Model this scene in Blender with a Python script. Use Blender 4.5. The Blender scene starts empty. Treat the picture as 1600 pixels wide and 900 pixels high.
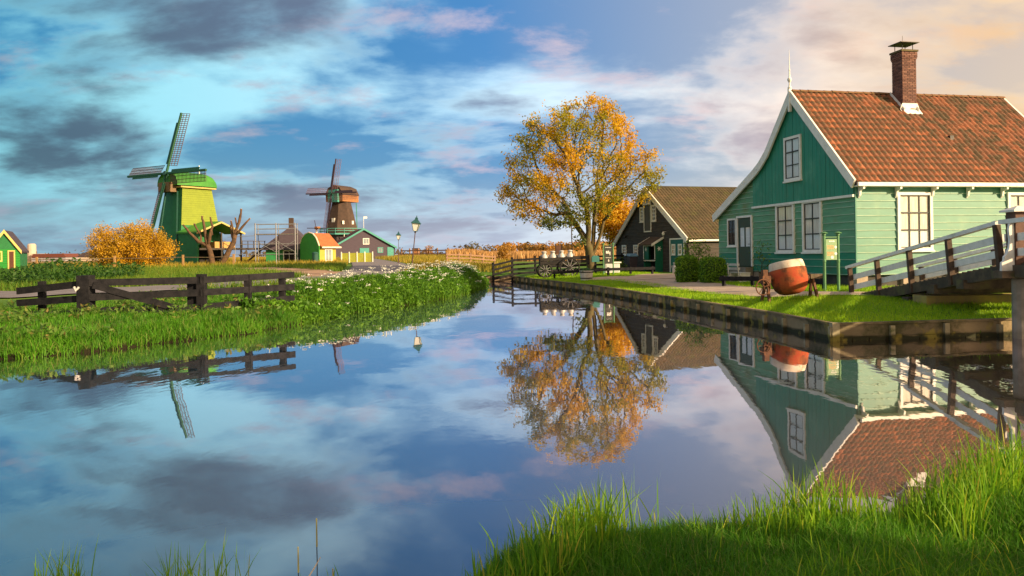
import bpy, bmesh, math, random
import numpy as np
from mathutils import Vector, Matrix

random.seed(7)
RNG = np.random.default_rng(11)
SC = bpy.context.scene
COL = SC.collection
R = math.radians

# ------------------------------------------------------------------ camera
CAM_H = 1.8
cam_d = bpy.data.cameras.new('camera')
cam_d.sensor_width = 36.0
cam_d.lens = 36.0 * 1150 / 1600
cam_d.shift_y = -55 / 1600
cam_d.clip_start = 0.05
cam_d.clip_end = 12000
cam = bpy.data.objects.new('camera', cam_d)
cam.location = (0, 0, CAM_H)
cam.rotation_euler = (R(90), 0.015, 0)
COL.objects.link(cam)
SC.camera = cam

# ------------------------------------------------------------------ sun, sky, exposure
SUN_EL = R(20)
SUN_AZ = R(121)            # clockwise from +Y
SUN_VEC = Vector((math.sin(SUN_AZ) * math.cos(SUN_EL), math.cos(SUN_AZ) * math.cos(SUN_EL), math.sin(SUN_EL)))
sun_d = bpy.data.lights.new('sun', 'SUN')
sun_d.energy = 4.1
sun_d.angle = R(0.6)
sun_d.color = (1.0, 0.72, 0.42)
sun = bpy.data.objects.new('sun', sun_d)
sun.rotation_euler = SUN_VEC.to_track_quat('Z', 'Y').to_euler()
sun.location = (40, -30, 30)
COL.objects.link(sun)

SC.view_settings.view_transform = 'Standard'
SC.view_settings.look = 'None'
SC.view_settings.gamma = 1.0
SC.view_settings.use_curve_mapping = False
SC.view_settings.exposure = 1.25
SC.cycles.max_bounces = 8
SC.cycles.transparent_max_bounces = 12
SC.cycles.use_denoising = True


class NT:
    """small wrapper to write node trees briefly"""
    def __init__(self, tree):
        self.t = tree
        self.t.nodes.clear()
    def n(self, typ, **kw):
        nd = self.t.nodes.new(typ)
        for k, v in kw.items():
            if k.startswith('i_'):
                key = k[2:]
                key = int(key) if key.isdigit() else key
                nd.inputs[key].default_value = v
            else:
                setattr(nd, k, v)
        return nd
    def l(self, a, b):
        self.t.links.new(a, b)
    def math(self, op, a, b=None, clamp=False):
        m = self.n('ShaderNodeMath', operation=op, use_clamp=clamp)
        for i, q in enumerate((a, b)):
            if q is None:
                continue
            if isinstance(q, (int, float)):
                m.inputs[i].default_value = q
            else:
                self.l(q, m.inputs[i])
        return m.outputs[0]
    def ramp(self, fac, stops, interp='LINEAR'):
        r = self.n('ShaderNodeValToRGB')
        cr = r.color_ramp
        cr.interpolation = interp
        while len(cr.elements) < len(stops):
            cr.elements.new(0.5)
        for e, (p, c) in zip(cr.elements, stops):
            e.position = p
            e.color = (*c, 1) if len(c) == 3 else c
        if fac is not None:
            self.l(fac, r.inputs[0])
        return r.outputs[0]
    def mix(self, fac, a, b, typ='MIX'):
        m = self.n('ShaderNodeMix', data_type='RGBA', blend_type=typ)
        for s, q in ((m.inputs[0], fac), (m.inputs[6], a), (m.inputs[7], b)):
            if isinstance(q, (int, float)):
                s.default_value = q
            elif isinstance(q, tuple):
                s.default_value = (*q, 1) if len(q) == 3 else q
            else:
                self.l(q, s)
        return m.outputs[2]
    def sstep(self, v, a, b):
        m = self.n('ShaderNodeMapRange', interpolation_type='SMOOTHSTEP')
        self.l(v, m.inputs[0])
        m.inputs[1].default_value = a
        m.inputs[2].default_value = b
        return m.outputs[0]


SKY_OFF = (13.47, 4.04, 18.03)
world = bpy.data.worlds.new('World')
SC.world = world
world.use_nodes = True
w = NT(world.node_tree)
w_out = w.n('ShaderNodeOutputWorld')
w_bg = w.n('ShaderNodeBackground')
w_bg.inputs[1].default_value = 0.082
w.l(w_bg.outputs[0], w_out.inputs[0])
sky = w.n('ShaderNodeTexSky', sky_type='NISHITA')
sky.sun_disc = False
sky.sun_elevation = SUN_EL
sky.sun_rotation = SUN_AZ
sky.air_density = 1.2
sky.dust_density = 1.0
sky.ozone_density = 3.0
tc = w.n('ShaderNodeTexCoord')
sep = w.n('ShaderNodeSeparateXYZ')
w.l(tc.outputs['Generated'], sep.inputs[0])
zc = w.math('MAXIMUM', sep.outputs[2], 0.0)
den = w.math('ADD', zc, 0.27)
px = w.math('DIVIDE', sep.outputs[0], den)
py = w.math('DIVIDE', sep.outputs[1], den)
comb = w.n('ShaderNodeCombineXYZ')
w.l(px, comb.inputs[0]); w.l(py, comb.inputs[1])
# clear sky, deepened; warmer towards the sun's side of the sky
hs = w.n('ShaderNodeHueSaturation', i_Saturation=1.5, i_Value=0.8)
w.l(sky.outputs[0], hs.inputs['Color'])
dotn = w.n('ShaderNodeVectorMath', operation='DOT_PRODUCT')
w.l(tc.outputs['Generated'], dotn.inputs[0])
dotn.inputs[1].default_value = (math.sin(SUN_AZ), math.cos(SUN_AZ), 0)
warm_n = w.n('ShaderNodeMapRange')
w.l(dotn.outputs['Value'], warm_n.inputs[0])
warm_n.inputs[1].default_value = -0.9
warm_n.inputs[2].default_value = 1.0
warm = warm_n.outputs[0]
clear = w.mix(0.75, hs.outputs[0], w.ramp(warm, [(0, (0.05, 0.85, 1.75)), (0.2, (0.5, 1.4, 3.1)), (0.36, (2.5, 2.6, 3.1)), (0.5, (4.6, 3.4, 2.4)), (1, (9, 6, 4))]))


def wnoise(scale, detail, rough, off, distort=0.0, sx=1.0, sy=1.0):
    mp = w.n('ShaderNodeMapping')
    mp.inputs['Location'].default_value = off
    mp.inputs['Scale'].default_value = (sx, sy, 1)
    w.l(comb.outputs[0], mp.inputs[0])
    nz = w.n('ShaderNodeTexNoise', noise_dimensions='3D', i_Scale=scale, i_Detail=detail, i_Roughness=rough, i_Distortion=distort)
    w.l(mp.outputs[0], nz.inputs['Vector'])
    return nz.outputs[0]


bright_c = w.ramp(warm, [(0, (1.7, 4.3, 4.9)), (0.2, (3.9, 5.5, 6.4)), (0.36, (5.5, 4.9, 4.5)), (0.5, (6.2, 4.4, 2.5)), (1, (11, 8, 5.5))])
pink_c = w.ramp(warm, [(0, (2.0, 2.1, 2.5)), (0.2, (3.5, 3.0, 3.6)), (0.36, (4.9, 3.7, 3.5)), (0.5, (5.0, 3.2, 1.7)), (1, (10, 6, 3.4))])
dark_c = w.ramp(warm, [(0, (0.36, 0.62, 0.92)), (0.2, (0.9, 1.05, 1.75)), (0.36, (2.5, 2.2, 2.5)), (0.5, (3.6, 2.3, 1.2)), (1, (6, 4.2, 2.8))])
n1 = wnoise(1.5, 8, 0.54, (8.72, 6.29, 14.93), 0.2, 1.0, 1.3)
n2 = wnoise(1.15, 9, 0.55, SKY_OFF, 0.15, 1.0, 1.35)
n3 = wnoise(2.4, 12, 0.62, (11.72, 9.29, 17.93), 0.15, 1.0, 1.5)
# thin bright veil, bright rims round the heavy clouds, then their slate bodies
c1 = w.mix(w.math('MULTIPLY', w.sstep(n1, 0.44, 0.66), 0.9), clear, bright_c)
c1 = w.mix(w.math('MULTIPLY', w.sstep(n2, 0.43, 0.51), 0.55), c1, bright_c)
c2 = w.mix(w.math('MULTIPLY', w.sstep(n3, 0.52, 0.70), 0.75), c1, pink_c)
c3 = w.mix(w.math('MULTIPLY', w.sstep(n2, 0.45, 0.60), 0.93), c2, dark_c)
# pale band of haze low over the land
low = w.math('MULTIPLY', w.sstep(zc, 0.12, 0.0), 0.6)
c4 = w.mix(low, c3, w.ramp(warm, [(0, (1.6, 2.2, 2.9)), (0.2, (3.5, 3.5, 4.0)), (0.36, (5.0, 4.3, 3.8)), (0.5, (6.2, 4.5, 3.0)), (1, (10, 7.5, 5))]))
w.l(c4, w_bg.inputs[0])

# ------------------------------------------------------------------ materials
MATS = {}


def mat(name, c1, c2=None, scale=8.0, rough=0.7, bump=0.0, bscale=None, rnd=None, spec=0.3, stretch=(1, 1, 1), metallic=0.0,
        stain=None, sscale=1.5, samt=(0.5, 0.7), trans=0.0):
    """painted / weathered surface: two tones mixed by noise, optional per-object ('obj') or per-piece ('att') variation, optional stain tone"""
    if name in MATS:
        return MATS[name]
    m = bpy.data.materials.new(name)
    m.use_nodes = True
    t = NT(m.node_tree)
    out = t.n('ShaderNodeOutputMaterial')
    b = t.n('ShaderNodeBsdfPrincipled')
    b.inputs['Roughness'].default_value = rough
    b.inputs['Specular IOR Level'].default_value = spec
    b.inputs['Metallic'].default_value = metallic
    c2 = c2 or tuple(x * 0.8 for x in c1)
    co = t.n('ShaderNodeTexCoord')
    mp = t.n('ShaderNodeMapping')
    mp.inputs['Scale'].default_value = stretch
    t.l(co.outputs['Object'], mp.inputs[0])
    nz = t.n('ShaderNodeTexNoise', i_Scale=scale, i_Detail=6, i_Roughness=0.6)
    t.l(mp.outputs[0], nz.inputs['Vector'])
    fac = t.sstep(nz.outputs[0], 0.3, 0.7)
    col = t.mix(fac, c1, c2)
    if rnd:
        mode, stops = rnd
        if mode == 'obj':
            src = t.n('ShaderNodeObjectInfo').outputs['Random']
        else:
            src = t.n('ShaderNodeAttribute', attribute_name='rnd').outputs['Fac']
        col = t.mix(0.75, col, t.ramp(src, stops))
    if stain:
        ns = t.n('ShaderNodeTexNoise', i_Scale=sscale, i_Detail=8, i_Roughness=0.65)
        t.l(co.outputs['Object'], ns.inputs['Vector'])
        col = t.mix(t.sstep(ns.outputs[0], *samt), col, stain)
    t.l(col, b.inputs['Base Color'])
    if bump:
        nb = t.n('ShaderNodeTexNoise', i_Scale=bscale or scale * 4, i_Detail=5)
        t.l(mp.outputs[0], nb.inputs['Vector'])
        bp = t.n('ShaderNodeBump', i_Strength=bump, i_Distance=0.02)
        t.l(nb.outputs[0], bp.inputs['Height'])
        t.l(bp.outputs[0], b.inputs['Normal'])
    sh = b.outputs[0]
    if trans:
        tr = t.n('ShaderNodeBsdfTranslucent')
        t.l(col, tr.inputs[0])
        mx = t.n('ShaderNodeMixShader')
        mx.inputs[0].default_value = trans
        t.l(sh, mx.inputs[1]); t.l(tr.outputs[0], mx.inputs[2])
        sh = mx.outputs[0]
    t.l(sh, out.inputs[0])
    MATS[name] = m
    return m


def leafmat(name, stops, nscale=0.6, noise_stops=None, trans=0.45, namt=0.5, rough=0.55):
    if name in MATS:
        return MATS[name]
    m = bpy.data.materials.new(name)
    m.use_nodes = True
    t = NT(m.node_tree)
    out = t.n('ShaderNodeOutputMaterial')
    at = t.n('ShaderNodeAttribute', attribute_name='rnd')
    col = t.ramp(at.outputs['Fac'], stops)
    if noise_stops:
        co = t.n('ShaderNodeTexCoord')
        nz = t.n('ShaderNodeTexNoise', i_Scale=nscale, i_Detail=3)
        t.l(co.outputs['Object'], nz.inputs['Vector'])
        col = t.mix(namt, col, t.ramp(t.sstep(nz.outputs[0], 0.32, 0.68), noise_stops))
    b = t.n('ShaderNodeBsdfPrincipled')
    b.inputs['Roughness'].default_value = rough
    b.inputs['Specular IOR Level'].default_value = 0.25
    tr = t.n('ShaderNodeBsdfTranslucent')
    mx = t.n('ShaderNodeMixShader')
    mx.inputs[0].default_value = trans
    t.l(col, b.inputs['Base Color']); t.l(col, tr.inputs[0])
    t.l(b.outputs[0], mx.inputs[1]); t.l(tr.outputs[0], mx.inputs[2])
    t.l(mx.outputs[0], out.inputs[0])
    MATS[name] = m
    return m


def glassmat():
    m = bpy.data.materials.new('window_glass')
    m.use_nodes = True
    t = NT(m.node_tree)
    out = t.n('ShaderNodeOutputMaterial')
    tr = t.n('ShaderNodeBsdfTransparent')
    tr.inputs[0].default_value = (0.93, 0.96, 0.95, 1)
    gl = t.n('ShaderNodeBsdfGlossy')
    gl.inputs['Roughness'].default_value = 0.04
    fr = t.n('ShaderNodeLayerWeight', i_Blend=0.5)
    mx = t.n('ShaderNodeMixShader')
    t.l(t.math('ADD', t.math('MULTIPLY', t.math('POWER', fr.outputs['Facing'], 4.0), 0.8), 0.05), mx.inputs[0])
    t.l(tr.outputs[0], mx.inputs[1]); t.l(gl.outputs[0], mx.inputs[2])
    t.l(mx.outputs[0], out.inputs[0])
    return m


GLASS = glassmat()
WHITE = mat('white_paint', (0.80, 0.80, 0.76), (0.68, 0.69, 0.64), 6, 0.5, 0.05, stain=(0.42, 0.44, 0.36), sscale=2.2, samt=(0.58, 0.8))
CREAM = mat('cream_curtain', (0.80, 0.75, 0.70), (0.66, 0.57, 0.50), 3, 0.9, stretch=(6, 6, .6))
NET = mat('net_curtain', (0.85, 0.85, 0.86), (0.70, 0.70, 0.74), 5, 0.9, stretch=(8, 8, .5))
BLACKIN = mat('dark_interior', (0.012, 0.012, 0.014), (0.02, 0.018, 0.016), 4, 0.8)
SASH = mat('dark_sash', (0.05, 0.06, 0.06), (0.03, 0.035, 0.035), 10, 0.5)
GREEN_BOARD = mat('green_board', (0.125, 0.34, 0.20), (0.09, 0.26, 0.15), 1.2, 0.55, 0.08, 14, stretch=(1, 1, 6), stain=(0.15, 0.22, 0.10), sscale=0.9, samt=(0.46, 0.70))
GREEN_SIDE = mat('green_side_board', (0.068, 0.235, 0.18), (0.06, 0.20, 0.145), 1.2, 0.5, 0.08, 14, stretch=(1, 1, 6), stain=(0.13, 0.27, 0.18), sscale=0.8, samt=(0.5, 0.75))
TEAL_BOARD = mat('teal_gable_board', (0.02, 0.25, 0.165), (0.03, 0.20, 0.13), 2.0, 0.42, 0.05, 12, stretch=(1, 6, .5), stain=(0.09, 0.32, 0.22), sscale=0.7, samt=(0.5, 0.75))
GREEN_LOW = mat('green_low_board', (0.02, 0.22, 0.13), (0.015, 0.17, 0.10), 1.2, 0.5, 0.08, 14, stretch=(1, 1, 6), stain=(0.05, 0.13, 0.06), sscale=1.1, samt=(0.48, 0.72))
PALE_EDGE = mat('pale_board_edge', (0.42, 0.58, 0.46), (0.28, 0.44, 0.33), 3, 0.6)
BLACK_BOARD = mat('black_tarred_board', (0.035, 0.030, 0.028), (0.065, 0.055, 0.048), 1.5, 0.75, 0.2, 10, stretch=(1, 1, 8))
DARK_WOOD = mat('black_fence_wood', (0.010, 0.011, 0.014), (0.022, 0.022, 0.026), 6, 0.85, 0.25, 30, spec=0.08)
OLD_WOOD = mat('weathered_wood', (0.16, 0.12, 0.08), (0.075, 0.055, 0.04), 5, 0.85, 0.3, 25, stain=(0.06, 0.08, 0.03), sscale=3)
BROWN_WOOD = mat('brown_post_wood', (0.12, 0.06, 0.04), (0.07, 0.035, 0.028), 4, 0.55, 0.15, 20)
RUST = mat('rusty_iron', (0.16, 0.07, 0.035), (0.07, 0.035, 0.022), 9, 0.8, 0.3, 40)
IRON = mat('dark_iron', (0.03, 0.03, 0.032), (0.05, 0.045, 0.04), 12, 0.5, metallic=0.4)
CONCRETE = mat('old_concrete', (0.30, 0.27, 0.22), (0.20, 0.18, 0.14), 3, 0.9, 0.3, 18, stain=(0.12, 0.12, 0.06), sscale=2)
BRICK_STOPS = [(0, (0.085, 0.04, 0.035)), (0.5, (0.15, 0.07, 0.055)), (1, (0.23, 0.12, 0.09))]
BRICK = mat('chimney_brick', (0.14, 0.075, 0.06), (0.09, 0.05, 0.045), 12, 0.85, 0.3, 40, rnd=('att', BRICK_STOPS))
MORTAR = mat('mortar', (0.22, 0.19, 0.17), (0.16, 0.14, 0.12), 20, 0.95)
TILE_STOPS = [(0, (0.085, 0.044, 0.028)), (0.3, (0.135, 0.058, 0.034)), (0.6, (0.185, 0.072, 0.038)), (0.86, (0.27, 0.09, 0.040)), (1, (0.36, 0.13, 0.06))]
TILE_O = mat('orange_pantile', (0.34, 0.12, 0.05), (0.20, 0.08, 0.04), 1.3, 0.8, 0.3, 30, rnd=('obj', TILE_STOPS), stain=(0.07, 0.05, 0.026), sscale=2.6, samt=(0.42, 0.60))
TILE_A = mat('orange_pantile_mass', (0.34, 0.12, 0.05), (0.20, 0.08, 0.04), 1.3, 0.8, 0.3, 30, rnd=('att', TILE_STOPS), stain=(0.07, 0.05, 0.026), sscale=2.6, samt=(0.42, 0.60))
BTILE = mat('brown_pantile', (0.11, 0.075, 0.04), (0.07, 0.055, 0.026), 2, 0.85, 0.3, 30, rnd=('att', [(0, (0.03, 0.03, 0.018)), (0.5, (0.058, 0.048, 0.028)), (1, (0.105, 0.072, 0.042))]), stain=(0.07, 0.07, 0.025), sscale=1.2)


# ------------------------------------------------------------------ mesh helpers
class MB:
    """collects shapes, build() links them as ONE mesh object"""
    def __init__(self):
        self.v, self.f, self.mi, self.rn = [], [], [], []
        self.cur = 0
        self.rv = 0.0
        self.xf = None
    def add(self, verts, faces):
        o = len(self.v)
        if self.xf:
            verts = [self.xf(*p) for p in verts]
        self.v += [tuple(p) for p in verts]
        for q in faces:
            self.f.append(tuple(i + o for i in q))
            self.mi.append(self.cur)
            self.rn.append(self.rv)
        return self
    def box(self, x0, x1, y0, y1, z0, z1):
        v = [(x0, y0, z0), (x1, y0, z0), (x1, y1, z0), (x0, y1, z0), (x0, y0, z1), (x1, y0, z1), (x1, y1, z1), (x0, y1, z1)]
        return self.add(v, [(0, 3, 2, 1), (4, 5, 6, 7), (0, 1, 5, 4), (1, 2, 6, 5), (2, 3, 7, 6), (3, 0, 4, 7)])
    def bar(self, p, q, w, h, up=(0, 0, 1)):
        """square-section beam from p to q, w sideways, h along up"""
        p, q = Vector(p), Vector(q)
        d = (q - p).normalized()
        up = Vector(up)
        s = d.cross(up)
        if s.length < 1e-4:
            s = d.cross(Vector((0, 1, 0)))
        s.normalize()
        u = s.cross(d).normalized()
        s *= w / 2; u *= h / 2
        v = [p - s - u, p + s - u, p + s + u, p - s + u, q - s - u, q + s - u, q + s + u, q - s + u]
        return self.add(v, [(0, 3, 2, 1), (4, 5, 6, 7), (0, 1, 5, 4), (1, 2, 6, 5), (2, 3, 7, 6), (3, 0, 4, 7)])
    def prism(self, poly, d0, d1, ax='x'):
        """polygon of (a,b) extruded along ax; a,b are the other two axes in order"""
        n = len(poly)
        def P(a, b, d):
            return {'x': (d, a, b), 'y': (a, d, b), 'z': (a, b, d)}[ax]
        v = [P(a, b, d0) for a, b in poly] + [P(a, b, d1) for a, b in poly]
        f = [tuple(range(n)), tuple(range(2 * n - 1, n - 1, -1))]
        f += [(i, (i + 1) % n, (i + 1) % n + n, i + n) for i in range(n)]
        return self.add(v, f)
    def tube(self, pts, rad, n=8, cap=True):
        pts = [Vector(p) for p in pts]
        if not hasattr(rad, '__len__'):
            rad = [rad] * len(pts)
        v, f = [], []
        prev = None
        for i, p in enumerate(pts):
            d = (pts[min(i + 1, len(pts) - 1)] - pts[max(i - 1, 0)]).normalized()
            if prev is None:
                a = d.cross(Vector((0, 0, 1)))
                if a.length < 1e-3:
                    a = d.cross(Vector((1, 0, 0)))
            else:
                a = prev - d * prev.dot(d)
            a.normalize(); prev = a
            b = d.cross(a)
            for k in range(n):
                t = 2 * math.pi * k / n
                v.append(p + (a * math.cos(t) + b * math.sin(t)) * rad[i])
        for i in range(len(pts) - 1):
            for k in range(n):
                f.append((i * n + k, i * n + (k + 1) % n, (i + 1) * n + (k + 1) % n, (i + 1) * n + k))
        if cap:
            f.append(tuple(range(n - 1, -1, -1)))
            f.append(tuple(range((len(pts) - 1) * n, len(pts) * n)))
        return self.add(v, f)
    def lathe(self, prof, n=16, c=(0, 0, 0), cap=True):
        v, f = [], []
        for r, z in prof:
            for k in range(n):
                t = 2 * math.pi * k / n
                v.append((c[0] + r * math.cos(t), c[1] + r * math.sin(t), c[2] + z))
        for i in range(len(prof) - 1):
            for k in range(n):
                f.append((i * n + k, i * n + (k + 1) % n, (i + 1) * n + (k + 1) % n, (i + 1) * n + k))
        if cap:
            f.append(tuple(range(n - 1, -1, -1)))
            f.append(tuple(range((len(prof) - 1) * n, len(prof) * n)))
        return self.add(v, f)
    def mesh(self, name, mats, smooth=False, recalc=True):
        me = bpy.data.meshes.new(name)
        me.from_pydata(self.v, [], self.f)
        mats = mats if isinstance(mats, (list, tuple)) else [mats]
        for m in mats:
            me.materials.append(m)
        if any(self.mi):
            me.polygons.foreach_set('material_index', self.mi)
        if any(self.rn):
            a = me.attributes.new('rnd', 'FLOAT', 'FACE')
            a.data.foreach_set('value', self.rn)
        if smooth:
            me.polygons.foreach_set('use_smooth', [True] * len(me.polygons))
        if recalc:
            bm = bmesh.new(); bm.from_mesh(me)
            bmesh.ops.recalc_face_normals(bm, faces=bm.faces)
            bm.to_mesh(me); bm.free()
        me.update()
        return me
    def build(self, name, mats, parent=None, smooth=False, recalc=True, loc=None, rz=0.0):
        return link(name, self.mesh(name, mats, smooth, recalc), parent, loc, rz)


def link(name, me, parent=None, loc=None, rz=0.0):
    o = bpy.data.objects.new(name, me)
    COL.objects.link(o)
    if parent:
        o.parent = parent
    if loc:
        o.location = loc
    if rz:
        o.rotation_euler = (0, 0, rz)
    return o


def tag(o, label, cat=None, group=None, kind=None):
    if label: o['label'] = label
    if cat: o['category'] = cat
    if group: o['group'] = group
    if kind: o['kind'] = kind
    return o


def empty(name, loc, rz=0.0, label=None, cat=None, group=None):
    o = bpy.data.objects.new(name, None)
    COL.objects.link(o)
    o.location = loc
    o.rotation_euler = (0, 0, rz)
    o.empty_display_size = 0.2
    return tag(o, label, cat, group)


def copy_tree(o, parent=None):
    c = o.copy()
    COL.objects.link(c)
    c.parent = parent
    for ch in [k for k in bpy.data.objects if k.parent == o]:
        copy_tree(ch, c)
    return c


def np_mesh(name, V, F, mats, rnd=None, smooth=False):
    """fast mesh from arrays; F is (n,k) of constant k, or a list of such arrays"""
    Fs = F if isinstance(F, list) else [F]
    Fs = [q for q in Fs if len(q)]
    me = bpy.data.meshes.new(name)
    me.vertices.add(len(V))
    me.vertices.foreach_set('co', np.asarray(V, np.float32).ravel())
    loops = np.concatenate([q.ravel() for q in Fs]).astype(np.int32)
    sizes = np.concatenate([np.full(len(q), q.shape[1]) for q in Fs])
    starts = np.concatenate([[0], np.cumsum(sizes)[:-1]]).astype(np.int32)
    me.loops.add(len(loops))
    me.loops.foreach_set('vertex_index', loops)
    me.polygons.add(len(sizes))
    me.polygons.foreach_set('loop_start', starts)
    for m in (mats if isinstance(mats, (list, tuple)) else [mats]):
        me.materials.append(m)
    if rnd is not None:
        a = me.attributes.new('rnd', 'FLOAT', 'FACE')
        a.data.foreach_set('value', np.asarray(rnd, np.float32))
    me.update(calc_edges=True)
    if smooth:
        me.polygons.foreach_set('use_smooth', np.ones(len(sizes), bool))
    return me

# ------------------------------------------------------------------ terrain
# outline of the water, walked round with the water on the inside: (x, y, bank type); n = natural bank, q = boarded quay
WATER = [(-60, 2.0, 'n'), (-8, 2.1, 'n'), (-3.5, 2.15, 'n'), (-1.0, 2.3, 'n'), (-0.42, 2.75, 'n'), (-0.2, 3.4, 'n'), (0.0, 3.95, 'n'), (0.4, 4.4, 'n'), (0.9, 4.45, 'n'), (1.35, 4.3, 'n'),
         (1.75, 4.5, 'n'), (2.15, 4.3, 'n'), (2.7, 4.8, 'n'), (4.0, 5.35, 'n'), (7, 6.4, 'n'), (30, 7.5, 'n'), (60, 9, 'n'),
         (60, 20.5, 'q'), (13, 15.05, 'q'), (9.6, 14.6, 'q'), (6.2, 14.2, 'q'), (5.95, 17.2, 'q'), (5.2, 22.0, 'q'), (3.7, 31.0, 'q'), (1.35, 40.5, 'q'), (0.15, 45.4, 'q'), (-0.1, 46.8, 'n'), (-1.9, 46.2, 'n'),
         (-1.6, 38.0, 'n'), (-2.7, 30.2, 'n'), (-4.0, 25.8, 'n'), (-5.0, 23.6, 'n'), (-5.5, 21.0, 'n'), (-5.9, 18.8, 'n'), (-6.4, 17.2, 'n'),
         (-7.3, 15.8, 'n'), (-8.3, 14.3, 'n'), (-9.4, 13.4, 'n'), (-14, 11.8, 'n'), (-60, 7, 'n')]
WP = np.array([(a, b) for a, b, _ in WATER], float)
WT = np.array([1.0 if t == 'q' else 0.0 for _, _, t in WATER])
QUAY_IDX = [i for i, q in enumerate(WATER) if q[2] == 'q']


def sdist(P):
    """signed distance to the water's edge, positive on land, and whether the nearest edge is quay"""
    P = np.asarray(P, float)
    best = np.full(len(P), 1e9)
    isq = np.zeros(len(P))
    inside = np.zeros(len(P), bool)
    n = len(WP)
    for i in range(n):
        a, b = WP[i], WP[(i + 1) % n]
        ab = b - a
        t = np.clip(((P - a) @ ab) / (ab @ ab), 0, 1)
        d = np.hypot(*(P - a - t[:, None] * ab).T)
        k = d < best
        best[k] = d[k]
        isq[k] = WT[i] * WT[(i + 1) % n]
        c = (a[1] > P[:, 1]) != (b[1] > P[:, 1])
        xx = a[0] + (P[:, 1] - a[1]) * ab[0] / (ab[1] if ab[1] else 1e-9)
        inside ^= c & (P[:, 0] < xx)
    # natural banks wander a little
    x, y = P[:, 0], P[:, 1]
    wob = .13 * (np.sin(2.9 * x + 1.3 * y) * np.sin(1.1 * x - 2.3 * y + 1)) + .06 * np.sin(6.1 * x - 4.3 * y)
    return np.where(inside, -best, best) + np.where(isq > .5, 0, wob), isq


def ss(x, a, b):
    t = np.clip((x - a) / (b - a), 0, 1)
    return t * t * (3 - 2 * t)


def height(P):
    P = np.asarray(P, float).reshape(-1, 2)
    sd, q = sdist(P)
    x, y = P[:, 0], P[:, 1]
    left = np.interp(y, [0, 20, 30, 45, 58, 70, 80, 110, 130, 200, 400], [.40, .40, .47, .52, .86, 1.0, 1.05, 1.35, 1.4, 1.15, 1.0])
    right = np.interp(y, [0, 30, 60, 110, 200, 400], [.46, .46, .5, .8, 1.0, 1.0])
    cx = np.interp(y, [0, 44, 60, 200], [1.5, -.5, -3, -8])
    k = ss(x, cx - 2.5, cx + 2.5)
    # the strip behind the camera and at its feet
    near = ss(y, 9, 7)
    base = left * (1 - k) + right * k
    base = base * (1 - near) + .42 * near
    bump = .035 * np.sin(x * 1.3 + y * .7) * np.sin(y * 1.1 - x * .4) * ss(np.hypot(x, y), 90, 40)
    nat = -.55 + (.55 + .22) * ss(sd, -.9, .35) + (base - .22) * ss(sd, .1, 1.9)
    quay = np.where(sd > 0.0, .30 + (base - .30) * ss(sd, .2, 4.0), -.6)
    return np.where(q > .5, quay + np.where(sd > .3, bump * .4, 0), nat + np.where(sd > .3, bump, 0))


def hz(x, y):
    return float(height([(x, y)])[0])


def ground_sheet():
    ang = np.concatenate([np.linspace(-46, 46, 420), np.linspace(47, 313, 60)])
    ang = np.radians(ang)
    r = np.concatenate([[0.02], np.geomspace(1.2, 130, 400), np.geomspace(140, 9000, 30)])
    A, RR = np.meshgrid(ang, r)
    X, Y = RR * np.sin(A), RR * np.cos(A)
    Z = height(np.stack([X.ravel(), Y.ravel()], 1))
    V = np.stack([X.ravel(), Y.ravel(), Z], 1)
    na, nr = len(ang), len(r)
    i, j = np.meshgrid(np.arange(nr - 1), np.arange(na), indexing='ij')
    j2 = (j + 1) % na
    F = np.stack([i * na + j, i * na + j2, (i + 1) * na + j2, (i + 1) * na + j], -1).reshape(-1, 4)[:, ::-1]
    m = bpy.data.materials.new('turf_soil')
    m.use_nodes = True
    t = NT(m.node_tree)
    out = t.n('ShaderNodeOutputMaterial')
    b = t.n('ShaderNodeBsdfPrincipled', i_Roughness=0.95)
    b.inputs['Specular IOR Level'].default_value = 0.1
    co = t.n('ShaderNodeTexCoord')
    n1 = t.n('ShaderNodeTexNoise', i_Scale=0.35, i_Detail=8)
    n2 = t.n('ShaderNodeTexNoise', i_Scale=6.0, i_Detail=6)
    for q in (n1, n2):
        t.l(co.outputs['Object'], q.inputs['Vector'])
    g = t.mix(t.sstep(n1.outputs[0], .35, .65), (0.065, 0.15, 0.018), (0.12, 0.22, 0.028))
    g = t.mix(t.math('MULTIPLY', t.sstep(n2.outputs[0], .4, .7), .5), g, (0.035, 0.06, 0.015))
    sx = t.n('ShaderNodeSeparateXYZ')
    t.l(co.outputs['Object'], sx.inputs[0])
    far = t.math('ADD', sx.outputs[1], t.math('MULTIPLY', n1.outputs[0], 40))
    g = t.mix(t.sstep(far, 95, 150), g, (0.26, 0.17, 0.07))
    mud = t.sstep(sx.outputs[2], .16, .04)
    g = t.mix(mud, g, (0.016, 0.015, 0.008))
    t.l(g, b.inputs['Base Color'])
    bp = t.n('ShaderNodeBump', i_Strength=.6, i_Distance=.03)
    t.l(n2.outputs[0], bp.inputs['Height']); t.l(bp.outputs[0], b.inputs['Normal'])
    t.l(b.outputs[0], out.inputs[0])
    o = link('ground', np_mesh('ground', V, F, m, smooth=True))
    return tag(o, None, kind='structure')


ground = ground_sheet()

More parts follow.
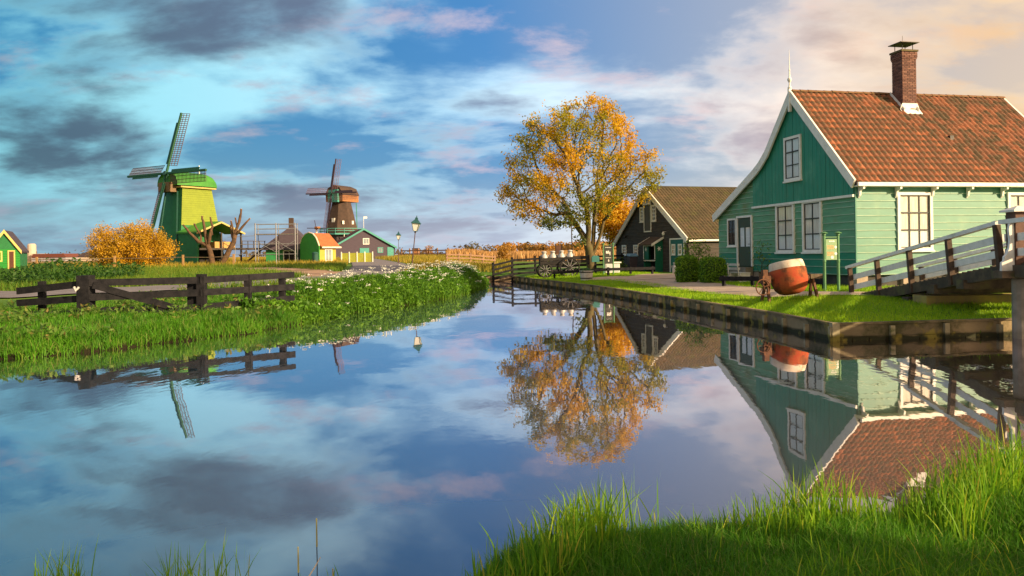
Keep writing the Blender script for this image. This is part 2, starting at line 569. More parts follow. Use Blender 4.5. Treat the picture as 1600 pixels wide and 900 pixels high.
# water
wm = bpy.data.materials.new('canal_water')
wm.use_nodes = True
t = NT(wm.node_tree)
o_ = t.n('ShaderNodeOutputMaterial')
df = t.n('ShaderNodeBsdfPrincipled', i_Roughness=0.3)
df.inputs['Base Color'].default_value = (0.020, 0.022, 0.018, 1)
gl = t.n('ShaderNodeBsdfGlossy')
gl.inputs['Roughness'].default_value = 0.012
gl.inputs['Color'].default_value = (0.93, 0.88, 0.94, 1)
lw = t.n('ShaderNodeFresnel', i_IOR=1.9)
fac = t.n('ShaderNodeMapRange')
t.l(lw.outputs[0], fac.inputs[0])
fac.inputs[1].default_value = 0.08; fac.inputs[2].default_value = 0.52
fac.inputs[3].default_value = 0.06; fac.inputs[4].default_value = 0.90
mx = t.n('ShaderNodeMixShader')
t.l(fac.outputs[0], mx.inputs[0]); t.l(df.outputs[0], mx.inputs[1]); t.l(gl.outputs[0], mx.inputs[2])
co = t.n('ShaderNodeTexCoord')
mp = t.n('ShaderNodeMapping')
mp.inputs['Scale'].default_value = (1.0, 0.45, 1)
t.l(co.outputs['Object'], mp.inputs[0])
nz = t.n('ShaderNodeTexNoise', i_Scale=2.2, i_Detail=3, i_Roughness=.45)
t.l(mp.outputs[0], nz.inputs['Vector'])
nz2 = t.n('ShaderNodeTexNoise', i_Scale=9, i_Detail=2, i_Roughness=.5)
t.l(mp.outputs[0], nz2.inputs['Vector'])
hgt = t.math('ADD', nz.outputs[0], t.math('MULTIPLY', nz2.outputs[0], .18))
bp = t.n('ShaderNodeBump', i_Strength=1.0, i_Distance=0.0022)
nz3 = t.n('ShaderNodeTexNoise', i_Scale=.22, i_Detail=3)
t.l(co.outputs['Object'], nz3.inputs['Vector'])
t.l(t.math('MULTIPLY', hgt, t.math('ADD', t.math('MULTIPLY', t.sstep(nz3.outputs[0], .45, .62), 1.3), .45)), bp.inputs['Height'])
t.l(bp.outputs[0], gl.inputs['Normal'])
t.l(mx.outputs[0], o_.inputs[0])
mb = MB()
mb.add([(-70, .5, 0), (70, .5, 0), (70, 24, 0), (-70, 24, 0), (-9, 24, 0), (9, 24, 0), (9, 47.5, 0), (-9, 47.5, 0)], [(0, 1, 2, 5, 4, 3), (4, 5, 6, 7)])
tag(mb.build('canal_water', wm), None, kind='structure')


def strip(name, pts, widths, m, lift=.03, step=.5, nx=8, label=None):
    """a road or path sheet laid over the ground along a centre line"""
    pts = [Vector((a, b, 0)) for a, b in pts]
    # catmull-rom resample
    P, W = [], []
    for i in range(len(pts) - 1):
        p0, p1, p2, p3 = pts[max(i - 1, 0)], pts[i], pts[i + 1], pts[min(i + 2, len(pts) - 1)]
        n = max(2, int((p2 - p1).length / step))
        for k in range(n + (i == len(pts) - 2)):
            u = k / n
            P.append(.5 * ((2 * p1) + (-p0 + p2) * u + (2 * p0 - 5 * p1 + 4 * p2 - p3) * u * u + (-p0 + 3 * p1 - 3 * p2 + p3) * u ** 3))
            W.append(widths[i] * (1 - u) + widths[i + 1] * u)
    V = []
    for i, p in enumerate(P):
        d = (P[min(i + 1, len(P) - 1)] - P[max(i - 1, 0)]).normalized()
        s = Vector((d.y, -d.x, 0))
        for k in range(nx + 1):
            e = (k / nx - .5)
            jit = random.uniform(-.12, .12) if k in (0, nx) else 0
            q = p + s * (e * W[i] + jit)
            V.append((q.x, q.y))
    Z = height(V) + lift
    V3 = np.column_stack([np.array(V), Z])
    n = len(P)
    i, k = np.meshgrid(np.arange(n - 1), np.arange(nx), indexing='ij')
    F = np.stack([i * (nx + 1) + k, i * (nx + 1) + k + 1, (i + 1) * (nx + 1) + k + 1, (i + 1) * (nx + 1) + k], -1).reshape(-1, 4)
    o = link(name, np_mesh(name, V3, F, m, smooth=True))
    return tag(o, label, kind='structure')


ASPHALT = mat('asphalt', (0.20, 0.185, 0.20), (0.14, 0.13, 0.14), 1.2, 0.9, 0.3, 40)
PINK_DIRT = mat('pink_clay_path', (0.36, 0.24, 0.17), (0.28, 0.18, 0.12), 0.8, 0.95, 0.4, 20, stain=(0.22, 0.17, 0.06), sscale=.5)
GRAVEL = mat('gravel_path', (0.42, 0.35, 0.29), (0.33, 0.27, 0.22), 2.5, 0.95, 0.5, 60, stain=(0.24, 0.20, 0.14), sscale=.8)
ROAD_L = [(-60, 14), (-34, 22), (-21, 28), (-12.8, 34), (-9.6, 42), (-9.3, 52), (-12.5, 68), (-17, 86), (-22, 104)]
strip('road', ROAD_L, [5.4, 5.4, 5.4, 5.2, 5, 4.6, 4.4, 4.2, 4], ASPHALT, .05)
strip('clay_path', [(-70, 49), (-45, 54.5), (-30, 58.5), (-21, 58), (-14.5, 51), (-11.0, 45)], [2.2, 2.2, 2.4, 3.6, 4.2, 4.0], PINK_DIRT, .04)
strip('clay_yard_path', [(-16.5, 66), (-17.5, 60), (-16, 53)], [2.6, 3.8, 3], PINK_DIRT, .065)
strip('gravel_path', [(12.5, 20.5), (9.9, 21.2), (8.0, 22.2), (7.2, 26.2), (6.9, 31), (6.6, 35.2), (4.9, 37.6), (3.9, 38.4)], [2.0, 1.8, 1.6, 2.2, 2.9, 3.6, 2.6, 1.0], GRAVEL, .03, .3)
strip('gravel_forecourt', [(6.4, 34.0), (7.6, 38.0), (8.8, 41.0)], [2.2, 3.0, 2.4], GRAVEL, .045, .3)


# ------------------------------------------------------------------ blades, leaves
def scatter(n, x0, x1, y0, y1, keep):
    P = np.column_stack([RNG.uniform(x0, x1, n), RNG.uniform(y0, y1, n)])
    sd, q = sdist(P)
    k = keep(P, sd, q)
    return P[k]


def near_strip(P, pts, half):
    pts = np.array(pts, float)
    best = np.full(len(P), 1e9)
    for a, b in zip(pts[:-1], pts[1:]):
        ab = b - a
        t = np.clip(((P - a) @ ab) / (ab @ ab), 0, 1)
        best = np.minimum(best, np.hypot(*(P - a - t[:, None] * ab).T))
    return best < half


def blades(P, hmin, hmax, wid, lean=.35, segs=2, zoff=0.0, power=1.0, Z=None, hscale=None):
    """returns V, [tri/quad faces], rnd for bent tapered grass blades"""
    n = len(P)
    if Z is None:
        Z = height(P)
    h = hmin + (hmax - hmin) * RNG.random(n) ** power
    if hscale is not None:
        h = h * hscale
    a = RNG.uniform(0, 2 * np.pi, n)
    l = np.abs(RNG.normal(0, lean, n)) * h
    fa = RNG.uniform(0, 2 * np.pi, n)
    wx, wy = np.cos(fa) * wid * .5, np.sin(fa) * wid * .5
    V = np.zeros((n, 2 * segs + 1, 3), np.float32)
    for k in range(segs + 1):
        u = k / segs
        cx = P[:, 0] + np.cos(a) * l * u ** 1.8
        cy = P[:, 1] + np.sin(a) * l * u ** 1.8
        cz = Z + zoff + h * (u - .18 * (l / h) * u * u)
        if k == segs:
            V[:, 2 * segs] = np.column_stack([cx, cy, cz])
        else:
            s = 1 - .55 * u
            V[:, 2 * k] = np.column_stack([cx - wx * s, cy - wy * s, cz])
            V[:, 2 * k + 1] = np.column_stack([cx + wx * s, cy + wy * s, cz])
    base = (np.arange(n) * (2 * segs + 1))[:, None]
    quads = [base + np.array([[2 * k, 2 * k + 1, 2 * k + 3, 2 * k + 2]]) for k in range(segs - 1)]
    tri = base + np.array([[2 * segs - 2, 2 * segs - 1, 2 * segs]])
    r = RNG.random(n)
    F = ([np.concatenate(quads)] if quads else []) + [tri]
    rn = np.concatenate([np.tile(r, segs - 1), r]) if quads else r
    return V.reshape(-1, 3), F, rn


def leaf_quads(C, size, flat=0.0, jitter=0.0, aspect=.55, rnd=None):
    """one small quad for each centre, turned at random"""
    n = len(C)
    N = RNG.normal(size=(n, 3))
    N[:, 2] += flat
    N /= np.linalg.norm(N, axis=1, keepdims=True)
    A = np.cross(N, RNG.normal(size=(n, 3)))
    A /= np.linalg.norm(A, axis=1, keepdims=True)
    B = np.cross(N, A)
    s = (size * RNG.uniform(.6, 1.25, n))[:, None]
    A, B = A * s, B * s * aspect
    # pointed leaf: diamond shape
    V = np.stack([C - A, C + B, C + A, C - B], 1).reshape(-1, 3)
    F = (np.arange(n) * 4)[:, None] + np.array([[0, 1, 2, 3]])
    return V, F, (RNG.random(n) if rnd is None else rnd)


def merge(parts):
    """join several (V, F, rnd) into one"""
    V, byk, off = [], {}, 0
    for v, F, r in parts:
        Fs = F if isinstance(F, list) else [F]
        i = 0
        for q in Fs:
            byk.setdefault(q.shape[1], []).append((q + off, r[i:i + len(q)]))
            i += len(q)
        V.append(v); off += len(v)
    Fo, Ro = [], []
    for k in sorted(byk):
        Fo.append(np.concatenate([a for a, _ in byk[k]]))
        Ro.append(np.concatenate([b for _, b in byk[k]]))
    return np.concatenate(V), Fo, np.concatenate(Ro)

# ------------------------------------------------------------------ building helpers
def window(parent, xf, w, h, cols, rows, casing=.1, proud=.07, curtain=None, split=None, frame_m=None, sash_m=None, name='window', bar_w=.03, net_low=True):
    """casing (the part) with sash bars, panes and curtains as sub-parts; xf maps (across, up, outward) to the parent's space"""
    frame_m = frame_m or WHITE
    sash_m = sash_m or SASH
    m = MB(); m.xf = xf
    c = casing
    m.box(-c, 0, -c * .9, h + c, 0, proud); m.box(w, w + c, -c * .9, h + c, 0, proud)
    m.box(0, w, h, h + c, 0, proud - .003); m.box(-c * 1.25, w + c * 1.25, -c * 1.5, -c * .9, 0, proud + .04)
    m.box(0, w, -c * .9, 0, 0, proud - .003)
    root = m.build(name, frame_m, parent)
    m = MB(); m.xf = xf
    fw = .035
    m.box(0, fw, 0, h, .02, .05); m.box(w - fw, w, 0, h, .02, .05)
    m.box(fw, w - fw, 0, fw, .02, .05); m.box(fw, w - fw, h - fw, h, .02, .05)
    for i in range(1, cols):
        x = w * i / cols
        m.box(x - bar_w / 2, x + bar_w / 2, fw, h - fw, .022, .048)
    for j in range(1, rows):
        y = h * j / rows
        k = bar_w * (1.6 if split == j else 1)
        m.box(fw, w - fw, y - k / 2, y + k / 2, .024, .052)
    m.build('sash', sash_m, root)
    for i in range(cols):
        for j in range(rows):
            m = MB(); m.xf = xf
            a0, a1 = w * i / cols + .012, w * (i + 1) / cols - .012
            b0, b1 = h * j / rows + .012, h * (j + 1) / rows - .012
            tz = random.uniform(-.002, .002)
            m.add([(a0, b0, .034), (a1, b0, .034 + tz), (a1, b1, .034), (a0, b1, .034 - tz)], [(0, 1, 2, 3)])
            m.build('pane', GLASS, root, recalc=False)
    m = MB(); m.xf = xf
    m.box(.001, w - .001, .001, h - .001, -.015, .003)
    m.build('dark_room', BLACKIN, root)
    if curtain:
        # hanging cloth with shallow folds
        def cloth(x0, x1, y0, y1, mt, nm):
            mm = MB(); mm.xf = xf
            n = 14
            v, f = [], []
            for i in range(n + 1):
                x = x0 + (x1 - x0) * i / n
                d = .014 + .006 * math.sin(i * 2.4)
                v += [(x, y0, d), (x, y1, d)]
            for i in range(n):
                f.append((2 * i, 2 * i + 2, 2 * i + 3, 2 * i + 1))
            mm.add(v, f)
            mm.build(nm, mt, root, smooth=True, recalc=False)
        if net_low:
            cloth(.03, w - .03, .03, h / rows * 1.02, NET, 'net_curtain')
            cloth(.03, w - .03, h / rows * 1.05, h - .03, curtain, 'curtain')
        else:
            cloth(.03, w - .03, .03, h - .03, curtain, 'curtain')
    return root


def pantile_mesh(w=.235, l=.36):
    """one S-shaped clay tile, lower edge at the origin, running up +y, crown towards +z"""
    xs = np.linspace(0, w, 8)
    prof = [0.004 + .046 * (.5 - .5 * math.cos(2 * math.pi * (x / w) ** .8)) for x in xs]
    v, f = [], []
    for x, z in zip(xs, prof):
        v += [(x, 0, z + .030), (x, l, z + .006), (x, .0, z + .008)]
    for i in range(len(xs) - 1):
        a, b = 3 * i, 3 * (i + 1)
        f += [(a, b, b + 1, a + 1), (a + 2, b + 2, b, a)]
    return v, f


PT_V, PT_F = pantile_mesh()
PT_MESH = None


def tile_roof(roof, L, p0, p1, x0, inward, tile_m, mass_m, near=0, cam_local=None, vis=None, skip=None):
    """pantiles on the slope from eave p0=(y,z) to ridge p1; the nearest ones are objects, the others one mesh"""
    global PT_MESH
    y0, z0 = p0; y1, z1 = p1
    ln = math.hypot(y1 - y0, z1 - z0)
    cy, cz = (y1 - y0) / ln, (z1 - z0) / ln
    sgn = 1 if y1 > y0 else -1
    U = Vector((0, cy, cz))
    N = Vector((0, -cz * sgn, cy * sgn))
    X = Vector((1, 0, 0)) if sgn > 0 else Vector((-1, 0, 0))
    ncol, nrow = int(L / .225), int(ln / .315)
    sx, sy = L / ncol, ln / nrow
    T = []
    for j in range(nrow):
        for i in range(ncol):
            base = Vector((x0 + (i * sx if sgn > 0 else L - i * sx), y0, z0)) + U * (j * sy) + N * .01
            base += N * random.uniform(0, .008) + U * random.uniform(-.012, .012) + X * random.uniform(-.006, .006)
            if skip and skip(base):
                continue
            T.append(base)
    rot = Matrix((X, U, N)).transposed()
    idx = set()
    if near:
        order = sorted(range(len(T)), key=lambda k: (T[k] - cam_local).length if (vis is None or vis(T[k])) else 1e6)
        idx = set(order[:near])
        if PT_MESH is None:
            m = MB(); m.add(PT_V, PT_F)
            PT_MESH = m.mesh('roof_tile', tile_m, smooth=True, recalc=False)
        for k in sorted(idx):
            o = link('tile', PT_MESH, roof)
            o.matrix_local = Matrix.Translation(T[k]) @ (rot @ Matrix.Rotation(random.uniform(-.02, .02), 3, 'Z')).to_4x4()
    rest = [T[k] for k in range(len(T)) if k not in idx]
    if rest:
        pv = np.array([list(rot @ Vector(q)) for q in PT_V])
        B = np.array([list(q) for q in rest])
        V = (B[:, None, :] + pv[None]).reshape(-1, 3)
        F = (np.arange(len(B)) * len(pv))[:, None, None] + np.array(PT_F)[None]
        r = RNG.random(len(B))
        # patches: old and newer tiles lie in groups
        pat = .5 + .5 * np.sin(B[:, 0] * 1.1 + 1.5 * np.sin(B[:, 1] * 1.7)) * np.sin(B[:, 1] * 1.9 + B[:, 0] * .6)
        r = np.clip(.55 * r + .45 * pat, 0, 1)
        me = np_mesh('tile_field', V, F.reshape(-1, 4), mass_m, np.repeat(r, len(PT_F)), smooth=True)
        o = link('tile_field', me, roof)
        o['kind'] = 'stuff'


def plank_rows(parent, xf, a0, a1, z0, z1, pitch, m, edge_m, prof=None, holes=(), name='plank', seg=None):
    """lapped boards, each an object: face leans out towards its lower edge, whose lip shows pale. prof(z)->(a0,a1) clips the row. Boards stop at holes (a0,a1,z0,z1)."""
    n = max(1, round((z1 - z0) / pitch))
    p = (z1 - z0) / n
    for k in range(n):
        b0, b1 = z0 + k * p, z0 + (k + 1) * p
        lo, hi = (a0, a1), (a0, a1)
        if prof:
            lo, hi = prof(b0), prof(b1)
        cuts = [(h0, h1) for h0, h1, c0, c1 in holes if c0 < b0 + p * .4 and c1 > b1 - p * .4]
        spans, cur = [], min(lo[0], hi[0])
        end = max(lo[1], hi[1])
        for h0, h1 in sorted(cuts):
            if h0 > cur:
                spans.append((cur, h0))
            cur = max(cur, h1)
        if cur < end:
            spans.append((cur, end))
        sp2 = []
        for s0, s1 in spans:
            if s1 - s0 > 4.2:
                jn = s0 + (s1 - s0) * random.uniform(.3, .7)
                sp2 += [(s0, jn - .003), (jn + .003, s1)]
            else:
                sp2.append((s0, s1))
        for s0, s1 in sp2:
            l0, l1 = max(s0, lo[0]), min(s1, lo[1])
            t0, t1 = max(s0, hi[0]), min(s1, hi[1])
            if l1 - l0 < .03:
                continue
            if t1 <= t0:
                t0 = t1 = (l0 + l1) / 2
            j = random.uniform(0, .005)
            mm = MB(); mm.xf = xf
            e = .020
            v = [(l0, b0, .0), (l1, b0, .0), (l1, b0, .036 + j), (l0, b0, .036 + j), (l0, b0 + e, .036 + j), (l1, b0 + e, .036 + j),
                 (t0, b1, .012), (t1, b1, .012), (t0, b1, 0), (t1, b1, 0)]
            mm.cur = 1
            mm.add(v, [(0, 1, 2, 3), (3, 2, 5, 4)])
            mm.cur = 0
            o = len(mm.v) - 10
            for q in [(4, 5, 7, 6), (6, 7, 9, 8), (0, 3, 4, 6, 8), (1, 9, 7, 5, 2)]:
                mm.f.append(tuple(i + o for i in q)); mm.mi.append(0); mm.rn.append(0)
            mm.build(name, [m, edge_m], parent, recalc=False)


# ------------------------------------------------------------------ green house on the right
HX, HY, HZ = 11.6, 24.8, .45
HPHI = R(11.7)
house = empty('green_house', (HX, HY, HZ), HPHI, 'green clapboard house with white trim, orange tiled roof and brick chimney', 'house')
HL = 9.3
APEX = (3.43, 7.33)
EAVE_R = (-.28, 3.52)
LEFT = [(5.24, 5.22), (5.75, 4.82), (6.25, 4.54), (6.71, 4.33), (9.85, 2.86)]


def roof_z(y):
    pts = [EAVE_R, APEX] + LEFT
    return float(np.interp(y, [p[0] for p in pts], [p[1] for p in pts]))


def roof_y_left(z):
    pts = [APEX] + LEFT
    return float(np.interp(-z, [-p[1] for p in pts], [p[0] for p in pts]))


FX = lambda y, z, n: (-n, y, z)          # front wall: across = local y
SX = lambda x, z, n: (x, -n, z)          # side wall: across = local x
m = MB()
m.prism([(0.03, .38), (9.6, .38), (9.6, roof_z(9.6) - .12), (6.71, 4.2), (5.24, 5.08), (3.43, 7.15), (.03, 3.55)], .03, HL - .02, 'x')
m.build('wall', mat('wall_backing', (0.05, 0.12, 0.07), (0.04, 0.09, 0.05), 3), house)
# lower boards of the gable front
FW = [(1.88, 2.86, 1.30, 3.02), (3.60, 4.66, 1.30, 3.02)]          # y0,y1,z0,z1 of the front windows
DOOR = (6.68, 7.80, .62, 2.72)
SWIN = (8.02, 8.66, 1.55, 2.66)
holes = [(a - .1, b + .1, c - .1, d + .1) for a, b, c, d in FW + [DOOR, SWIN]]
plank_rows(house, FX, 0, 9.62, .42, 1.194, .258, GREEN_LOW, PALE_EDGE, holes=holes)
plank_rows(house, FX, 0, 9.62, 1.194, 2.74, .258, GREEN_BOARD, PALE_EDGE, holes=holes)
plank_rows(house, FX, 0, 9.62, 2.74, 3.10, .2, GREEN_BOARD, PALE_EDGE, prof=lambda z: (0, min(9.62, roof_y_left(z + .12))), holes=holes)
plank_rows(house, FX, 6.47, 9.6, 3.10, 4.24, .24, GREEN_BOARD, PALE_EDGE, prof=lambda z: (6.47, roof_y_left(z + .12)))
# side wall boards
SWN = [(1.66, 2.84, 1.32, 3.12), (6.12, 7.30, 1.32, 3.12)]
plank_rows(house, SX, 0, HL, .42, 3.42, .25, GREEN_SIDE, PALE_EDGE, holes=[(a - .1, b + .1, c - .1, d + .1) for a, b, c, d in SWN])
m = MB(); m.box(-.045, .0, -.045, .0, .40, 3.5); m.build('corner_board', GREEN_SIDE, house)
# upright boards of the gable
m = MB(); m.prism([(0.0, 3.16), (6.44, 3.16), (6.44, 4.36), (5.24, 5.1), (3.43, 7.12), (0.0, 3.62)], -.055, -.0, 'x')
m.build('gable_backing', BLACKIN, house)
nb = 26
for k in range(nb):
    a, b = 6.44 * k / nb + .007, 6.44 * (k + 1) / nb - .007
    top = [(b, roof_z(b) - .12), (a, roof_z(a) - .12)]
    if a < APEX[0] < b:
        top.insert(1, (APEX[0], APEX[1] - .12))
    if k == 0:
        top = [(b, roof_z(b) - .12), (a, 3.7)]
    m = MB(); m.prism([(a, 3.14), (b, 3.14)] + top, -.082 - random.uniform(0, .008), -.05, 'x')
    m.build('gable_board', TEAL_BOARD, house)
m = MB(); m.box(-.13, -.0, -.02, 6.50, 3.06, 3.145); m.build('gable_ledge', WHITE, house)
for a, b, c, d in FW:
    window(house, lambda x, y, n, a=a, c=c: (-n, a + (1.0) * x, c + y), b - a, d - c, 2, 3, .1, .09, CREAM, split=2)
window(house, lambda x, y, n: (-n - .092, 2.99 + x, 4.05 + y), .92, 1.5, 2, 3, .1, .06, NET, split=2, net_low=False)
window(house, lambda x, y, n: (-n, SWIN[0] + x, SWIN[2] + y), SWIN[1] - SWIN[0], SWIN[3] - SWIN[2], 2, 2, .07, .08, None)
for a, b, c, d in SWN:
    window(house, lambda x, y, n, a=a, c=c: (a + x, -n, c + y), b - a, d - c, 3, 3, .1, .09, CREAM, split=2)
# house door with glazed upper half
m = MB()
a, b, c, d = DOOR
m.box(-.085, 0, a - .09, a, c, d + .09); m.box(-.085, 0, b, b + .09, c, d + .09); m.box(-.082, 0, a, b, d, d + .09)
door = m.build('door_frame', WHITE, house)
m = MB()
m.box(-.04, -.0, a, b, c, c + .85); m.box(-.04, 0, a, a + .14, c + .85, d - .02); m.box(-.04, 0, b - .14, b, c + .85, d - .02)
m.box(-.04, 0, a + .14, b - .14, d - .42, d - .02); m.box(-.045, 0, (a + b) / 2 - .03, (a + b) / 2 + .03, c + .85, d - .42)
m.build('door_leaf', mat('dark_green_door', (0.02, 0.06, 0.045), (0.03, 0.05, 0.04), 5, .4), door)
m = MB(); m.box(-.012, 0, a + .14, b - .14, c + .85, d - .42); m.build('door_curtain', NET, door)
for j in range(2):
    for i in range(2):
        y0 = a + .15 + i * (b - a - .28) / 2 + .02
        z0 = c + .87 + j * .42
        m = MB(); m.add([(-.028, y0, z0), (-.028, y0 + .36, z0), (-.028, y0 + .36, z0 + .39), (-.028, y0, z0 + .39)], [(0, 1, 2, 3)])
        m.build('pane', GLASS, door, recalc=False)
m = MB(); m.tube([(-.05, a + .1, c + .95), (-.1, a + .1, c + .95), (-.1, a + .2, c + .95)], .012, 6); m.build('door_handle', IRON, door)
# steps
m = MB(); m.box(-1.0, -.06, a - .1, b + .1, -.05, .17); m.box(-.7, -.06, a - .1, b + .1, .17, .38); m.box(-.4, -.06, a - .1, b + .1, .38, .58)
m.build('door_steps', CONCRETE, house)
# footing: brick piers with a dark gap between
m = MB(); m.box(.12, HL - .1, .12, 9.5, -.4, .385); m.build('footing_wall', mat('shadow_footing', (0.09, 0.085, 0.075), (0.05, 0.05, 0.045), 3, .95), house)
pier = mat('pier_stone', (0.38, 0.31, 0.24), (0.28, 0.23, 0.18), 4, .9, .3)
for x in np.arange(0, HL, 1.8):
    m = MB(); m.box(x + .0, x + .42, -.012, .3, -.3, .38); m.build('pier', pier, house)
for y in np.arange(2.2, 9.6, 2.0):
    m = MB(); m.box(-.012, .3, y, y + .4, -.3, .38); m.build('pier', pier, house)
# roof
m = MB()
prof = [EAVE_R, APEX] + LEFT
inner = [(y, z - .10) for y, z in prof]
m.prism(prof + inner[::-1], -.16, HL + .12, 'x')
roof = m.build('roof', mat('roof_underlay', (0.10, 0.05, 0.03), (0.07, 0.04, 0.03), 4), house)
rotm = Matrix.Rotation(-HPHI, 3, 'Z')
caml = rotm @ (Vector((0, 0, CAM_H)) - Vector((HX, HY, HZ)))
CH = (4.10, 4.72, 2.66, 3.22)       # chimney x0,x1,y0,y1
skipc = lambda b: CH[0] - .1 < b.x < CH[1] + .02 and CH[2] - .2 < b.y < CH[3] + .3
tile_roof(roof, HL + .26, EAVE_R, APEX, -.15, 1, TILE_O, TILE_A, 300, caml, vis=lambda b: b.x < 7.0, skip=skipc)
tile_roof(roof, HL + .26, LEFT[0], APEX, -.15, 1, TILE_O, TILE_A)
tile_roof(roof, HL + .26, LEFT[-1], LEFT[-2], -.15, 1, TILE_O, TILE_A)
# ridge tiles
ridge_m = mat('ridge_tile', (0.30, 0.12, 0.06), (0.15, 0.08, 0.04), 5, .85, .3, stain=(0.12, 0.10, 0.04))
m = MB()
for k in range(7):
    t_ = math.pi * k / 6
    for e, x in ((0, 0), (1, .36)):
        m.v.append((x, -math.cos(t_) * (.115 - .012 * e), math.sin(t_) * (.10 - .01 * e)))
for k in range(6):
    m.f.append((2 * k, 2 * k + 2, 2 * k + 3, 2 * k + 1)); m.mi.append(0); m.rn.append(0)
ridge_me = m.mesh('ridge_tile', ridge_m, smooth=True, recalc=False)
for k in range(28):
    o = link('ridge_tile', ridge_me, roof, (-.15 + k * .343, APEX[0] + random.uniform(-.008, .008), APEX[1] + .01 + random.uniform(0, .008)))
# white verge boards, cornice, gutter, brackets, finial
def verge(x0, x1, pts, wd):
    out = []
    for i, (y, z) in enumerate(pts):
        a = pts[max(i - 1, 0)]; b = pts[min(i + 1, len(pts) - 1)]
        dy, dz = b[0] - a[0], b[1] - a[1]
        l = math.hypot(dy, dz)
        s = 1 if dz > 0 else -1
        n = (-dz / l * 1, dy / l)
        if n[1] < 0: n = (-n[0], -n[1])
        out.append((y - n[0] * wd, z - n[1] * wd))
    mm = MB(); mm.prism([(y, z + .09) for y, z in pts] + out[::-1], x0, x1, 'x')
    return mm
for x0, x1 in ((-.24, -.17), (HL + .10, HL + .17)):
    verge(x0, x1, [EAVE_R, (APEX[0] + .0, APEX[1])], .24).build('verge_board', WHITE, house)
    verge(x0 - .004, x1 - .004, [(APEX[0], APEX[1])] + LEFT, .24).build('verge_board', WHITE, house)
m = MB(); m.box(-.14, HL + .1, -.36, -.24, 3.40, 3.53); m.box(-.14, HL + .1, -.24, .0, 3.39, 3.43)
m.build('gutter', WHITE, house)
for k in range(7):
    x = .06 + k * 1.42
    m = MB(); m.prism([(-.05, 3.39), (-.32, 3.39), (-.32, 3.31), (-.15, 3.26), (-.12, 3.10), (-.05, 3.02)], x, x + .07, 'x')
    m.build('bracket', WHITE, house)
m = MB()
m.box(-.27, -.16, APEX[0] - .05, APEX[0] + .05, APEX[1] - .75, APEX[1] + .12)
m.lathe([(.05, .1), (.08, .16), (.035, .24), (.03, .36), (.075, .44), (.085, .50), (.03, .58), (.022, .8), (.03, .84), (.018, .9), (.012, 1.3), (.004, 1.62)], 10, (-.21, APEX[0], APEX[1]))
m.build('finial', WHITE, house)
# chimney
m = MB()
x0, x1, y0, y1 = CH
top = 8.86
m.box(x0 + .01, x1 - .01, y0 + .01, y1 - .01, 6.1, top)
chim = m.build('chimney', MORTAR, house)
m = MB()
z = 6.3; row = 0
while z < top - .02:
    ext = .035 if z > top - .24 else (.02 if z > top - .3 else 0)
    for side in range(4):
        Ls = (x1 - x0 if side % 2 == 0 else y1 - y0) + 2 * ext
        u = -.11 * (row % 2)
        while u < Ls - .02:
            u0, u1 = max(u, 0) + .005, min(u + .21, Ls) - .005
            if u1 - u0 > .03:
                m.rv = random.random() * .98 + .01
                e = ext + random.uniform(0, .004)
                if side == 0: m.box(x0 - ext + u0, x0 - ext + u1, y0 - e, y0 + .03, z, z + .056)
                if side == 2: m.box(x0 - ext + u0, x0 - ext + u1, y1 - .03, y1 + e, z, z + .056)
                if side == 1: m.box(x1 - .03, x1 + e, y0 - ext + u0, y0 - ext + u1, z, z + .056)
                if side == 3: m.box(x0 - e, x0 + .03, y0 - ext + u0, y0 - ext + u1, z, z + .056)
            u += .22
    z += .067; row += 1
tag(m.build('brickwork', BRICK, chim), None, kind='stuff')
m = MB(); m.box(x0 - .06, x1 + .06, y0 - .06, y1 + .06, top, top + .07)
m.build('chimney_coping', mat('mossy_coping', (0.13, 0.11, 0.05), (0.08, 0.07, 0.04), 8, .9, .4), chim)
m = MB()
for cx in (x0 + .08, x1 - .08):
    for cy in (y0 + .08, y1 - .08):
        m.tube([(cx, cy, top + .05), (cx, cy, top + .34)], .014, 6)
m.box(x0 - .1, x1 + .1, y0 - .08, y1 + .08, top + .34, top + .365)
m.tube([((x0 + x1) / 2 - .2, y0 + .1, top + .36), ((x0 + x1) / 2 - .2, y0 + .1, top + .62)], .008, 5)
m.build('chimney_cowl', IRON, chim)
m = MB()
sl = (APEX[1] - EAVE_R[1]) / (APEX[0] - EAVE_R[0])
zr = lambda y: EAVE_R[1] + (y - EAVE_R[0]) * sl + .07
m.add([(x0 - .12, y0 - .18, zr(y0 - .18)), (x1 + .12, y0 - .18, zr(y0 - .18)), (x1 + .12, y0 + .0, zr(y0) + .03), (x0 - .12, y0 + .0, zr(y0) + .03), (x0 - .02, y0 - .012, zr(y0) + .26), (x1 + .02, y0 - .012, zr(y0) + .26)],
      [(0, 1, 2, 3), (3, 2, 5, 4)])
m.prism([(y0 - .1, zr(y0 - .1) + .03), (y1 + .1, zr(y1 + .1) + .03), (y1 + .1, zr(y1 + .1) + .16), (y0 - .1, zr(y0 - .1) + .16)], x0 - .02, x0 - .006, 'x')
m.prism([(y0 - .1, zr(y0 - .1) + .03), (y1 - .1, zr(y1 - .1) + .03), (y1 - .1, zr(y1 - .1) + .16), (y0 - .1, zr(y0 - .1) + .16)], x1 + .006, x1 + .02, 'x')
m.build('flashing', WHITE, chim)
m = MB(); yv = 1.35; m.box(5.0, 5.16, yv, yv + .12, zr(yv), zr(yv) + .17); m.build('roof_vent', IRON, roof)

